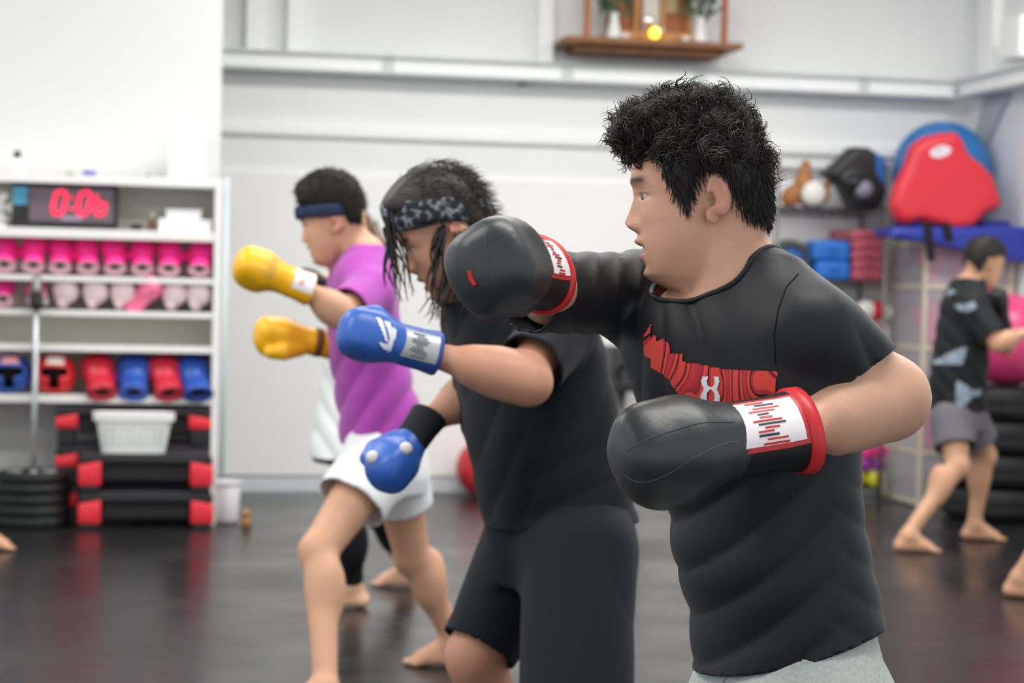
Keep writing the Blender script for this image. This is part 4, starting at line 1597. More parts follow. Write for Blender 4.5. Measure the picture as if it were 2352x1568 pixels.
def face_fn(x, y, z, fat=0., mouth=1.):
    zt = [-.150, -.140, -.131, -.120, -.107, -.08, -.055, -.03, 0, .023, .05, .08, .10]
    F = np.interp(z, zt, [.030, .064, .086, .098, .0995, .1045, .108, .110, .1145, .1225, .1215, .113, .097])
    B = np.interp(z, zt, [.03, .03, .025, .015, .008, -.008, -.018, -.02, -.02, -.02, -.02, -.02, -.02])
    Wd = np.interp(z, zt, [.012, .026, .036, .046, .052, .060, .065, .068, .069, .0705, .070, .066, .055]) + fat * gs(z, -.07, .05)
    ay = np.abs(y)
    nz = np.interp(z, [-.060, -.055, -.048, -.040, -.032, -.016, 0., .014], [0, .007, .019, .0235, .0195, .0115, .0045, 0])
    nw = np.interp(z, [-.055, -.044, -.03, -.01, .012], [.015, .0145, .0105, .0085, .009])
    b = nz * np.exp(-(y / nw) ** 2)
    b = b + .012 * gs(ay, .015, .0065) * gs(z, -.045, .008)
    b = b + .011 * gs(z, -.069, .0075) * np.exp(-(y / .021) ** 2)
    b = b + .0055 * gs(z, -.0945, .007) * np.exp(-(y / .018) ** 2)
    b = b - .013 * mouth * gs(z, -.0815, .0042) * np.exp(-(y / .021) ** 4)
    b = b - .004 * gs(z, -.107, .006) * np.exp(-(y / .02) ** 2)
    b = b + .004 * gs(z, -.123, .010) * np.exp(-(y / .018) ** 2)
    b = b + .0045 * gs(z, .022, .009) * gs(ay, .026, .026)
    b = b - .0085 * gs(ay, .031, .017) * gs(z, .006, .0095)
    b = b + .005 * gs(ay, .032, .013) * gs(z, .001, .0075)
    b = b - .0095 * gs(ay, .034, .016) * gs(z, -.001, .0036)
    b = b + .004 * gs(ay, .043, .018) * gs(z, -.028, .016)
    xx = x - b * sstep(.02, .075, x)
    a = np.maximum((F - B) / 2, .004)
    c = (F + B) / 2
    e = (np.abs((xx - c) / a) ** 2.35 + np.abs(y / Wd) ** 2.35) ** (1 / 2.35)
    d = (e - 1) * np.minimum(a, Wd)
    return np.maximum(d, np.maximum(-.148 - z, z - .10))


def head_prims(H, fat=0., mouth=1.):
    pr = [(field_local(H, lambda x, y, z: face_fn(x, y, z, fat, mouth), .20), .012, '+')]
    O, R, s = H['O'], H['R'], H['s']
    sk = f_ell(h_wld(H, (.016, 0, .036)), np.array((.104, .078, .094)) * s, R)
    pr.insert(0, (sk, .0, '+'))
    pr.append((f_ell(h_wld(H, (-.035, 0, .0)), np.array((.058, .068, .07)) * s, R), .02, '+'))
    for sd in (1, -1):
        a = math.radians(24) * sd
        A = np.array([[math.cos(a), math.sin(a) * 1., 0], [-math.sin(a), math.cos(a), 0], [0, 0, 1]])
        # local axes of the ear (tilted back, flaring outward at the rear)
        t = math.radians(10)
        T = np.array([[math.cos(t), 0, -math.sin(t)], [0, 1, 0], [math.sin(t), 0, math.cos(t)]])
        A = A @ T
        AR = A @ R
        pr.append((f_ell(h_wld(H, (-.008, .0785 * sd, .004)), np.array((.021, .0085, .0335)) * s, AR), .004, '+'))
        pr.append((f_ell(h_wld(H, (.0015, .074 * sd, -.027)), np.array((.011, .0075, .015)) * s, AR), .006, '+'))
        pr.append((f_ell(h_wld(H, (-.004, .0885 * sd, .007)), np.array((.0125, .0075, .0225)) * s, AR), .003, '-'))
        pr.append((f_ell(h_wld(H, (.004, .083 * sd, -.005)), np.array((.0075, .012, .011)) * s, AR), .003, '-'))
    return pr


def set_zone(o, H, V, brow=1.):
    L = h_loc(H, V)
    x, y, z = L.T
    ay = np.abs(y)
    near = (np.abs(x) < .2) & (ay < .1) & (np.abs(z) < .2)
    lip = np.exp(-(y / .023) ** 4) * (gs(z, -.073, .0055) + gs(z, -.0925, .0065)) * sstep(.085, .1, x)
    gap = np.exp(-(y / .02) ** 4) * gs(z, -.0815, .0032) * sstep(.08, .095, x)  # dark tint painted as shade in the mouth slit
    by = .0225 + .05 * (ay - .03)
    br = sstep(.012, .02, ay) * (1 - sstep(.047, .06, ay)) * gs(z, .0245, .0062) * sstep(.05, .07, x) * brow * 1.15
    lash = gs(ay, .034, .016) * gs(z, .0042, .0018) * sstep(.05, .08, x) * .9
    can = gs(x, .004, .005) * gs(z, -.006, .006) * sstep(.06, .066, ay) * .5  # ear canal shade painted as a dark tint
    fl = .55 * gs(x, -.006, .03) * gs(z, 0, .035) * sstep(.072, .08, ay) + .45 * gs(z, -.042, .012) * gs(y, 0, .015) * sstep(.1, .12, x)
    C = np.zeros((len(V), 4), np.float32)
    C[:, 0] = np.clip(lip, 0, 1) * near
    C[:, 1] = np.clip(br * .85 + lash + gap * .8 + can, 0, 1) * near
    C[:, 2] = np.clip(fl, 0, 1) * near
    C[:, 3] = 1
    at = o.data.color_attributes.new('zone', 'FLOAT_COLOR', 'POINT')
    at.data.foreach_set('color', C.ravel())


def foot_prims(a, d, s=1., lift=0.):
    """bare foot: ankle a, heading d (horizontal)"""
    d = unit(np.array([d[0], d[1], 0]))
    n = np.array([-d[1], d[0], 0])
    g = np.array([a[0], a[1], 0])
    z = np.array([0, 0, 1.])
    pr = [(f_cone(a, g - d * .035 * s + z * .036, .037 * s, .031 * s), .02, '+'),
          (f_cone(a + d * .015, g + d * .105 * s + z * .035, .036 * s, .026 * s, n, .8), .03, '+'),
          (f_cone(g - d * .035 * s + z * .03, g + d * .125 * s + z * .024, .028 * s, .022 * s, n, .62), .02, '+')]
    for i in range(5):
        o = (i - 2) * .0165 * s
        L = (.175 - abs(i - .8) * .011) * s
        pr.append((f_cone(g + d * .125 * s + n * o + z * .017, g + d * L + n * o * 1.05 + z * .0125, .0125 * s, .0105 * s), .006, '+'))
    return pr


def limb(a, b, ra, rb, k=.025):
    return (f_cone(a, b, ra, rb), k, '+')


def body_mesh(J, torso, H, k=1., h=.009, hf=.005, fat=0., mouth=1., arm=1., leg=1., neck=.058, neckb=None, extra=(), bulge='lr'):
    pr = [(f_zloft(torso, -.014), 0, '+')]
    for S in 'lr':
        s, e, w = J[S + 's'], J[S + 'e'], J[S + 'w']
        pr.append(limb(s, e, .056 * arm, .045 * arm))
        pr.append(limb(e, w, .043 * arm, .0275 * arm, .015))
        m = e + (w - e) * .25
        if S in bulge:
            pr.append((f_ell(m, (.05 * arm, .05 * arm, .05 * arm)), .04, '+'))
        if S + 'h' in J:
            hp, kn, an = J[S + 'h'], J[S + 'k'], J[S + 'a']
            pr.append(limb(hp, kn, .088 * leg, .058 * leg, .04))
            pr.append(limb(kn, an, .054 * leg, .036 * leg, .02))
            ax = unit(an - kn)
            fd = J[S + 'f']
            fd = np.array([fd[0], fd[1], 0])
            bk = -unit(fd - ax * np.dot(fd, ax))
            pr.append((f_ell(kn + (an - kn) * .3 + bk * .022, (.053 * leg, .053 * leg, .10 * leg)), .04, '+'))
            pr.append((f_ell(kn - bk * .018 + ax * .01, np.array((.042, .042, .05)) * leg), .025, '+'))
            pr += foot_prims(an, fd, k)
    if neckb is not None:
        pr.append((f_cone(h_wld(H, (-.022, 0, -.05)), neckb, neck, neck * 1.12), .03, '+'))
    pr += list(extra)
    pr += head_prims(H, fat, mouth)
    O = H['O']
    V, F = sdf_mesh(pr, h, (O - .165, O + .165, hf), smooth=1)
    return V, F


def garment(prims, h, cuts, disp=None, smooth=2):
    V, F = sdf_mesh(prims, h, smooth=smooth)
    if disp is not None:
        V = V + normals_of(V, F) * disp(V)[:, None]
    c = np.full(len(V), -1.)
    for q in cuts:
        c = np.maximum(c, q(V))
    return trim(V, F, c)


def cut_tube(a, b, t, r):
    """cut the tube a->b past fraction t; only near the tube"""
    a, b = np.asarray(a, float), np.asarray(b, float)
    L = np.linalg.norm(b - a)
    d = (b - a) / L

    def q(V):
        w = V - a
        s = w @ d
        rad = np.linalg.norm(w - s[:, None] * d, axis=1)
        return np.where((rad < r) & (s > L * t * .55) & (s < L * 4), s - L * t, -1.)
    return q


def cut_sleeve(a, b, t, r, tfn, keep=.012, nrm=None, pt=None):
    """cut a sleeve past fraction t of a->b; only vertices that lie on the sleeve (outside the torso)"""
    a, b = np.asarray(a, float), np.asarray(b, float)
    L = np.linalg.norm(b - a)
    d = (b - a) / L

    def q(V):
        w = V - a
        s = w @ d
        rad = np.linalg.norm(w - s[:, None] * d, axis=1)
        td = tfn(V[:, 0], V[:, 1], V[:, 2])
        v = s - L * t if nrm is None else (V - pt) @ unit(nrm)
        return np.where((rad < r * 1.45) & (s > L * .3) & (td > keep), v, -1.)
    return q


def cut_neck(c, ax, e1, r1, r2, low=-.09):
    """neck opening: elliptical hole round the axis ax through c"""
    c, ax, e1 = np.asarray(c, float), unit(ax), unit(e1)
    e2 = np.cross(ax, e1)

    def q(V):
        w = V - c
        h = w @ ax
        e = np.sqrt((w @ e1 / r1) ** 2 + (w @ e2 / r2) ** 2)
        return np.where(h > low, (1 - e) * min(r1, r2), -1.)
    return q


def collar(c, ax, e1, r1, r2, bv, m, parent, r=.006):
    """ribbed neckband following the opening"""
    ax, e1 = unit(ax), unit(e1)
    e2 = np.cross(ax, e1)
    pts = []
    for k in range(49):
        a = k / 48 * 2 * math.pi
        d = e1 * math.cos(a) * (r1 + .005) + e2 * math.sin(a) * (r2 + .005)
        hit = bv.ray_cast(Vector(np.asarray(c) + d + ax * .2), Vector(-ax), .5)
        if hit[0] is not None:
            pts.append(np.array(hit[0]) + ax * .0)
    if len(pts) < 20:
        return
    pts = np.array(pts)
    for _ in range(2):
        pts[1:-1] = (pts[:-2] + 2 * pts[1:-1] + pts[2:]) / 4
    tube('neckband', pts, r, m, parent, n=8)


def cut_plane(p, n, c=None, r=None):
    """cut on the +n side of the plane; optionally only within r of c"""
    p, n = np.asarray(p, float), unit(n)

    def q(V):
        v = (V - p) @ n
        if c is not None:
            v = np.where(np.linalg.norm(V - np.asarray(c), axis=1) < r, v, -1.)
        return v
    return q


def ridge(t):
    """rounded fold profile, period 2*pi"""
    return np.abs(np.sin(t * .5)) ** .7


def tufts(name, root, dirs, L, r, m, parent, curl=.006, turns=1.5, K=6, grav=0., seed=1, grp=None):
    g = np.random.default_rng(seed)
    n = len(root)
    G = np.arange(n) if grp is None else np.asarray(grp)
    ng = int(G.max()) + 1
    L = np.broadcast_to(L, (n,))
    dirs = dirs / (np.linalg.norm(dirs, axis=1, keepdims=True) + 1e-9)
    a = np.cross(dirs, g.normal(size=(ng, 3))[G])
    a /= np.linalg.norm(a, axis=1, keepdims=True) + 1e-9
    b = np.cross(dirs, a)
    s = np.linspace(0, 1, K)
    ph = (g.random(ng) * 6.28)[G] + (g.normal(size=n) * .25 if grp is not None else 0)
    tn = turns * (0.6 + .8 * g.random(ng))[G]
    an = ph[:, None] + tn[:, None] * s[None] * 6.28
    A = curl * (0.5 + g.random(ng))[G][:, None] * np.minimum(1, s * 2.5)[None]
    pts = root[:, None] + dirs[:, None] * (L[:, None] * s)[..., None] + a[:, None] * (A * np.cos(an))[..., None] + b[:, None] * (A * np.sin(an))[..., None]
    pts[..., 2] -= grav * (L[:, None] * s) * s
    rad = r * (1 - .75 * s ** 2)
    ang = np.array([0, 2.094, 4.189])
    ring = np.cos(ang)[:, None, None] * a[None] + np.sin(ang)[:, None, None] * b[None]     # 3,n,3
    V = pts[:, :, None] + rad[None, :, None, None] * ring.transpose(1, 0, 2)[:, None]
    idx = np.arange(n * K * 3).reshape(n, K, 3)
    F = []
    for j in range(3):
        k = (j + 1) % 3
        F.append(np.stack([idx[:, :-1, j], idx[:, :-1, k], idx[:, 1:, k], idx[:, 1:, j]], -1).reshape(-1, 4))
    o = mk(name, V.reshape(-1, 3), np.concatenate(F), m, parent)
    o['kind'] = 'stuff'
    return o


def hair_cap(H, poly, cell, half, h=.006, noise=0., nf=60., seed=1, zc=.04, rx=.16, rz=.16):
    """solid hair volume: side outline (head-local x,z) bounded sideways by an ellipsoid of half-width `half`"""
    def fn(x, y, z):
        d = poly_sdf(x + 0 * y, z + 0 * y, poly)
        e = np.sqrt(((x - .02) / rx) ** 2 + (y / half) ** 2 + ((z - zc) / rz) ** 2)
        d2 = (e - 1) * half
        return -smin(-d, -d2, .03)
    f = field_local(H, fn, .25)
    pts = np.array([h_wld(H, (a, sy, b)) for a, b in poly for sy in (-half, half)])
    V, F = sdf_mesh([((f[0], pts.min(0), pts.max(0)), 0, '+')], h, smooth=2)
    if noise:
        V = V + normals_of(V, F) * (noise * wob(V, seed, nf))[:, None]
    return V, F


def eyes(H, parent):
    for sd in (1, -1):
        c = h_wld(H, (.0962, .0325 * sd, -.001))
        V, F = lathe_arrays([(.0118 * math.sin(a), -.0118 * math.cos(a)) for a in np.linspace(0, math.pi, 11)], 16, 0)
        e = mk('eye', V @ H['R'] + c, F, mat('eye_white', 'b9aca4', .3, .4), parent)
        V, F = lathe_arrays([(0, .0121), (.003, .0120), (.0056, .0108), (.0075, .0095)], 16, 0)
        mk('iris', V @ H['R'] + c, F, mat('iris_dark', '1d120d', .15, .6), e)


def glove(parent, label, start, tip, back, sg, m, mc, h=.0065, mlab=None, ring=None, th=1.):
    """worn boxing glove from cuff end `start` to knuckles `tip`; `back` = outward normal of the back of the hand"""
    start, tip = np.asarray(start, float), np.asarray(tip, float)
    L = np.linalg.norm(tip - start)
    s = L / .266
    X = unit(tip - start)
    Z = unit(np.asarray(back, float) - X * np.dot(X, back))
    Y = np.cross(Z, X)
    R = np.stack([X, Y, Z])
    O = start + X * .102 * s
    V, F = sdf_mesh(glove_fields(s, sg, th), h)
    V = V @ R + O
    f = mk('boxing_glove', V, F, m, parent)
    if label:
        f['label'] = label
    bf = bvh_of(V, F)
    cv, cf = cuff_arrays(s, 32, 1.06)
    cv = cv @ R + O
    mk('cuff', cv, cf, mc, f)
    bc = bvh_of(cv, cf)
    if ring is not None:
        V, F = lathe_arrays([(.052 * s, -.088 * s), (.0575 * s, -.091 * s), (.0575 * s, -.107 * s), (.049 * s, -.109 * s), (.040 * s, -.10 * s)], 32, 0, 1.08, .9)
        mk('wrist_band', V @ R + O, F, ring, f)
    return dict(o=f, O=O, X=X, Y=Y, Z=Z, s=s, bf=bf, bc=bc)


def man_empty(label, at):
    return thing('person', label, 'person', (float(at[0]), float(at[1]), 0))


def torso_px(rows, zc):
    out = []
    for (py, px, a, b, phi, *dz) in rows:
        p = P(px, py, zc + (dz[0] if dz else 0))
        # heading: phi degrees to image-left of straight-at-camera
        f = -_f0 * math.cos(math.radians(phi)) - _r0 * math.sin(math.radians(phi))
        out.append((p[0], p[1], p[2], a, b, math.atan2(f[1], f[0])))
    # keep the heading continuous
    for i in range(1, len(out)):
        d = out[i][5] - out[0][5]
        d = (d + math.pi) % (2 * math.pi) - math.pi
        out[i] = out[i][:5] + (out[0][5] + d,)
    return out


def heading(phi):
    return -_f0 * math.cos(math.radians(phi)) - _r0 * math.sin(math.radians(phi))


M_HAIR = mat('black_hair', '15120f', .6, .25)
M_HAIR1 = mat('dark_curly_hair', '2a2524', .55, .4)

# ------------------------------------------------------------------ man in black tee, nearest
def man_black():
    zc = 3.13
    H = head_frame(1632, 456, zc, 0, -2, hs=.985)
    at = P(1760, 1500, zc)
    t = man_empty('man in black t-shirt with red chest print and black gloves throwing a punch', at)
    sk = skin_mat('skin_man_black_tee', 'd0a188')
    rows = [(596, 1738, .055, .05, 35), (620, 1730, .085, .062, 34), (655, 1717, .135, .08, 33), (705, 1705, .168, .1, 32), (780, 1702, .185, .118, 33), (870, 1708, .178, .125, 35),
            (1030, 1730, .165, .124, 42), (1170, 1758, .152, .120, 50), (1290, 1774, .156, .128, 55), (1420, 1808, .154, .128, 60), (1560, 1816, .16, .13, 62), (1640, 1818, .16, .13, 62)]
    T = torso_px(rows, zc)
    J = dict(ls=P(1850, 768, 3.04), le=P(2026, 907, 3.11), lw=P(1800, 1002, 2.92),
             rs=P(1480, 676, 3.29), re=P(1266, 672, 3.11), rw=P(1240, 628, 2.88),
             lh=P(1870, 1665, 3.04), lk=P(1790, 2010, 2.93), la=P(1900, 2560, 3.0),
             rh=P(1725, 1665, 3.2), rk=P(1560, 2000, 3.28), ra=P(1600, 2480, 3.32))
    for q in 'lr':
        J[q + 'a'][2] = .085
        J[q + 'f'] = heading(75)
    J['lk'] = (J['lh'] + J['la']) / 2 + heading(70) * .09 + np.array([0, 0, .02])
    J['rk'] = (J['rh'] + J['ra']) / 2 + heading(70) * .09 + np.array([0, 0, .02])
    nb = P(1694, 650, zc)
    ex = [(f_ell(h_wld(H, (.035, 0, -.108)), (.055, .045, .028), H['R']), .02, '+'),
          (f_cone(h_wld(H, (-.025, 0, -.09)), P(1696, 655, zc), .061, .064), .025, '+'),
          (f_cone(P(1698, 660, zc), P(1660, 745, zc - .02), .062, .055), .03, '+'),
          (f_ell(P(2054, 914, 3.105), (.052, .05, .056)), .02, '+'),
          (f_cone(P(2036, 917, 3.11), P(1910, 962, 3.01), .063, .054), .02, '+'),
          (f_cone(J['ls'], J['le'], .062, .056), .02, '+')]
    V, F = body_mesh(J, T, H, 1.05, .0085, .0028, .004, 1., 1.08, 1.12, .058, nb, ex, 'l')
    b = mk('body', V, F, sk, t)
    set_zone(b, H, V)
    eyes(H, b)
    # hair
    px = [(1407, 318), (1412, 290), (1432, 262), (1462, 238), (1500, 224), (1545, 213), (1590, 210), (1640, 218), (1690, 240), (1728, 282), (1750, 340), (1766, 400), (1767, 455),
          (1768, 514), (1705, 510), (1688, 488), (1672, 455), (1662, 425), (1648, 408), (1626, 400), (1604, 412), (1593, 430), (1585, 460), (1575, 494), (1563, 492), (1552, 465), (1536, 432),
          (1512, 405), (1502, 372), (1492, 352), (1474, 350), (1466, 366), (1452, 352), (1438, 340), (1418, 335)]
    poly = [h_px(H, *q) for q in px]
    HV, HF = hair_cap(H, poly, None, .088, .0055, .005, 100, 3)
    hc = mk('hair', HV, HF, M_HAIR1, t)
    N = normals_of(HV, HF)
    L = h_loc(H, HV)
    g = np.random.default_rng(5)
    top = sstep(.03, .08, L[:, 2])
    # keep roots on the outer shell only (not on the inner flat faces)
    out = (np.linalg.norm((L - np.array([.015, 0, .03])) / np.array([.105, .08, .1]), axis=1) > .9)
    # wavy locks in clumps on top
    sel = np.where(out & (top > .3))[0]
    nc_, per = 330, 17
    ci = g.choice(sel, nc_)
    grp = np.repeat(np.arange(nc_), per)
    n = len(grp)
    cd = N[ci] * .8 + H['R'][0] * .25 + g.normal(size=(nc_, 3)) * .55
    clen = g.uniform(.018, .036, nc_)
    root = HV[ci][grp] + g.normal(size=(n, 3)) * .0052 - N[ci][grp] * .009
    tufts('curls', root, cd[grp] + g.normal(size=(n, 3)) * .12, clen[grp] * g.uniform(.75, 1.1, n), .0013, M_HAIR1, hc, .0085, .95, 8, .15, 8, grp)
    sel = np.where(out)[0]
    n = 2600
    idx = g.choice(np.where(out & (top > .3))[0], n)
    tufts('fine_curls', HV[idx] - N[idx] * .006, N[idx] + g.normal(size=(n, 3)) * .6, g.uniform(.010, .022, n), .0010, M_HAIR1, hc, .006, 1.4, 7, 0, 9)
    n = 5600
    idx = g.choice(np.where(out & (top < .75))[0], n)
    d = N[idx] * .32 - H['R'][2] * .9 - H['R'][0] * .35 + g.normal(size=(n, 3)) * .14
    tufts('side_hair', HV[idx] - N[idx] * .003, d, g.uniform(.010, .019, n), .0009, M_HAIR1, hc, .0012, .3, 4, .4, 10)
    # t-shirt
    Ts = T
    pr = [(f_zloft(Ts, .006, 2.25), 0, '+'),
          (f_cone(P(1748, 645, 3.11), J['ls'], .058, .074), .03, '+'), (f_cone(J['ls'], J['le'] + (J['le'] - J['ls']) * .35, .074, .074), .02, '+'),
          (f_cone(P(1640, 725, 3.22), J['rs'], .062, .066), .03, '+'), (f_cone(J['rs'], J['re'] + (J['re'] - J['rs']) * .6, .066, .06), .03, '+'),
          (f_cone(P(1500, 790, 3.19), P(1480, 725, 3.25), .04, .055), .04, '+')]
    fw = heading(60)
    zf = float(P(1595, 1545, zc - .05)[2])
    zk = float(P(2030, 1420, zc)[2])
    pf, pk = P(1595, 1545, zc), P(2030, 1420, zc)
    axis = unit(pk - pf)
    nrm = np.cross(axis, _f0)
    nrm = nrm if nrm[2] < 0 else -nrm
    nk1, nk2 = P(1764, 552, zc), P(1600, 716, zc)
    ncut = np.cross(unit(nk2 - nk1), _f0)
    ncut = ncut if ncut[2] > 0 else -ncut

    tfn = f_zloft(Ts, .006, 2.25)[0]
    nc = (nk1 + nk2) / 2 + unit(nk2 - nk1) * .014

    def disp(V):
        u = (V - P(1750, 1250, zc)) @ _r0
        w = V[:, 2]
        lowm = sstep(1.14, 1.0, w)
        # long diagonal pulls across the belly
        ph = 95 * (w * .72 - u * .70) + 3.0 * wob(V, 21, 7.)
        env = sstep(-.3, .5, wob(V, 77, 9)) * .8 + .2
        f = (ridge(ph) - .62) * .030 * lowm * env
        side = sstep(.05, .13, u)
        f = f * (1 - .8 * side) + side * (ridge(115 * (w + .75 * u) + 4.5 * wob(V, 5, 7)) - .62) * .008 * sstep(1.1, .98, w) * (.4 + .9 * sstep(-.4, .6, wob(V, 55, 11)))
        up = sstep(1.06, 1.16, w)
        f = f + up * sstep(.09, .16, u) * (ridge(120 * (w * .55 + u * .85) + 2.6 * wob(V, 9, 7)) - .62) * .010
        rs = sstep(-.11, -.2, u) * up
        f = f + rs * (ridge(190 * u + 2.6 * wob(V, 31, 9)) - .62) * .0035
        f = f + up * (ridge(70 * (u + .3 * w) + 3 * wob(V, 41, 8)) - .62) * .007 * sstep(.09, .0, np.abs(u + .12))
        return f + .0025 * wob(V, 3, 16)
    V, F = garment(pr, .007, [cut_plane(pf, nrm), cut_sleeve(J['ls'], J['le'], .66, .11, tfn, .002, VR * .56 - VU * .83, P(1962, 862, 3.05)), cut_sleeve(J['rs'], J['re'], 1.22, .09, tfn),
                              cut_neck(nc, ncut, nk2 - nk1, .090, .075)], disp)
    M_T = mat('black_tee_fabric', '101217', .52, .3, bump=.08, bscale=420, sheen=.06, var=.05, vscale=40)
    sh = mk('t_shirt', V, F, M_T, t)
    solidify(sh, .0035)
    bv = bvh_of(V, F)
    collar(nc, ncut, nk2 - nk1, .090, .075, bv, M_T, sh, .0045)
    # printed band and emblem on the chest
    fdir = heading(26)
    eu = np.cross(fdir * -1, _u0)
    eu = eu if np.dot(eu, _r0) > 0 else -eu
    o0 = P(1625, 893, zc - .13)

    def uv(px, py):
        r = ray(px, py)
        d = np.dot(o0 - CAM, fdir) / np.dot(r, fdir)
        w = CAM + r * d - o0
        return (float(w @ eu), float(w @ _u0))
    topc = [(1447, 772), (1466, 746), (1469, 776), (1482, 768), (1486, 785), (1504, 778), (1522, 792), (1526, 812), (1556, 815), (1558, 832), (1600, 838), (1640, 846), (1700, 851), (1774, 855)]
    botc = [(1447, 778), (1452, 820), (1470, 824), (1472, 846), (1502, 860), (1522, 874), (1528, 884), (1545, 905), (1575, 928), (1640, 955), (1700, 965), (1762, 960)]
    poly = [uv(*q) for q in topc] + [uv(*q) for q in botc[::-1]]
    V2, F2 = poly_cells([poly, [uv(1797, 930), uv(1812, 912), uv(1826, 924), uv(1815, 940)]], .0022)
    m = bpy.data.materials.new('red_marbled_print')
    m.use_nodes = True
    nt = m.node_tree
    bs = nt.nodes['Principled BSDF']
    bs.inputs['Roughness'].default_value = .65
    bs.inputs['Specular IOR Level'].default_value = .3
    tc = nt.nodes.new('ShaderNodeTexCoord')
    mp = nt.nodes.new('ShaderNodeMapping')
    mp.inputs['Rotation'].default_value = (0, math.radians(38), math.radians(15))
    mp.inputs['Scale'].default_value = (15, 8, 7)
    wv = nt.nodes.new('ShaderNodeTexWave')
    wv.inputs['Scale'].default_value = .55
    wv.inputs['Distortion'].default_value = 16
    wv.inputs['Detail'].default_value = 1.5
    wv.inputs['Detail Scale'].default_value = 1.3
    rp = nt.nodes.new('ShaderNodeValToRGB')
    rp.color_ramp.interpolation = 'LINEAR'
    cr = rp.color_ramp
    cols = [(.0, 'd8453c'), (.16, 'dd4a40'), (.20, 'b32a35'), (.36, 'b32a35'), (.40, '1a0a0d'), (.50, '1a0a0d'), (.54, 'd63a35'), (.80, 'e04f44'), (.86, '8f1f2d'), (1., 'c8343a')]
    for i, (p_, c_) in enumerate(cols):
        e = cr.elements[i] if i < 2 else cr.elements.new(p_)
        e.position = p_
        e.color = (*lin(c_), 1)
    nt.links.new(tc.outputs['Object'], mp.inputs['Vector'])
    nt.links.new(mp.outputs['Vector'], wv.inputs['Vector'])
    nt.links.new(wv.outputs['Fac'], rp.inputs['Fac'])
    nt.links.new(rp.outputs['Color'], bs.inputs['Base Color'])
    d_ = decal('chest_print', V2, F2, o0, eu, _u0, m, sh, bv, .0018, .5, .25)
    d_['label'] = 'red marbled band printed across the chest'

    def lg(pts, sx=1):
        return [uv(1625 + sx * a, 893 + b_) for a, b_ in pts]
    limbs = []
    for sx in (1, -1):
        limbs.append(lg([(7, -28), (20, -27), (22, -17), (19, -6), (15, 0), (19, 7), (23, 18), (21, 29), (7, 29), (9, 20), (8, 10), (3, 4), (3, -4), (8, -9), (9, -18)], sx))
    limbs.append(lg([(-10, -6), (0, -3), (10, -6), (11, 6), (0, 2), (-11, 6)]))
    V2, F2 = poly_cells(limbs, .0011)
    d_ = decal('chest_emblem', V2, F2, o0, eu, _u0, mat('white_emblem_print', 'e6e6ec', .5, .4), sh, bv, .0034, .5, .25)
    d_['label'] = 'white interlocked arch emblem in the middle of the print'
    # grey shorts
    cut1 = cut_tube(J['lh'], J['lk'], .86, .2)
    cut2 = cut_tube(J['rh'], J['rk'], .86, .2)
    pw = [r for r in torso_px([(1395, 1808, .13, .104, 60), (1440, 1812, .136, .11, 60), (1500, 1818, .144, .117, 60), (1568, 1824, .155, .127, 62), (1660, 1828, .162, .13, 62)], zc)]
    pr = [(f_zloft(pw, .002), 0, '+'), (f_cone(J['lh'], J['lk'], .118, .105), .04, '+'), (f_cone(J['rh'], J['rk'], .118, .105), .04, '+')]
    V, F = garment(pr, .011, [cut1, cut2], lambda V: .004 * wob(V, 4, 16) + .004 * (ridge(50 * V[:, 2] + 3 * wob(V, 6, 8)) - .6))
    so = mk('shorts', V, F, mat('grey_marl_shorts', 'b3b9b5', .85, .2, bump=.15, bscale=300, var=.12, vscale=160), t)
    solidify(so, .004)
    a, b_ = P(1650, 1545, zc - .17), P(1630, 1640, zc - .17)
    bvs = bvh_of(V, F)
    line = []
    for q in np.linspace(0, 1, 12):
        pxx = 1688 - 36 * q
        pyy = 1506 + 90 * q
        r_ = ray(pxx, pyy)
        hit = bvs.ray_cast(Vector(CAM), Vector(unit(r_)))
        if hit[0] is not None:
            line.append(np.array(hit[0]))
    if len(line) > 3:
        tube('fly_seam', line, .0025, mat('shorts_seam_grey', '8f9591', .85, .2), so, n=6)
    # gloves
    M_G = mat('black_glove_leather', '2f3032', .4, .5, bump=.08, bscale=55)
    M_GC = mat('black_glove_cuff', '141416', .55, .4)
    M_RB = mat('glove_red_trim', 'c9262c', .45, .45)
    M_WL = mat('glove_label_white', 'efe9ea', .4, .45)
    gl = glove(t, 'black glove with white and red cuff label held before the stomach', P(1838, 988, 2.93), P(1412, 1050, 2.83), -_f0 * .75 + _u0 * .75, -1, M_G, M_GC, .0045, ring=M_RB)

    def label(G, x0, x1, y0, y1, dn=None):
        s = G['s']
        n = unit(-_f0 * .86 + _u0 * .5) if dn is None else unit(dn)
        n = unit(n - G['X'] * np.dot(n, G['X']))
        ev = np.cross(n, -G['X'])
        eu_ = -G['X']
        for nm, m_, gx, off in (('label_border', M_RB, 0, .0016), ('label', M_WL, .0055, .0026)):
            V2, F2 = grid2((-x1 + gx) * s, (-x0 - gx) * s, (y0 + gx) * s, (y1 - gx) * s, 16, 14)
            decal(nm, V2, F2, G['O'] + n * .02, eu_, ev, m_, G['o'], G['bc'], off, .3, .15)
        k = 0
        for i in range(13):
            yy = y0 + (y1 - y0) * (.10 + .065 * i)
            mm = (M_RB, mat('label_ink', '2b2f33', .5, .4))[(i * 5 % 3) == 1]
            xa = .33 + .07 * math.sin(i * 1.9)
            xb = .62 + .10 * math.sin(i * 1.3 + 1)
            V2, F2 = grid2((-x1 + (x1 - x0) * xa) * s, (-x1 + (x1 - x0) * xb) * s, (yy - .0012) * s, (yy + .0014) * s, 8, 1)
            decal('label_mark', V2, F2, G['O'] + n * .02, eu_, ev, mm, G['o'], G['bc'], .0034, .3, .15)
    label(gl, -.088, .012, -.038, .036)
    # stitched piping along the glove
    G = gl
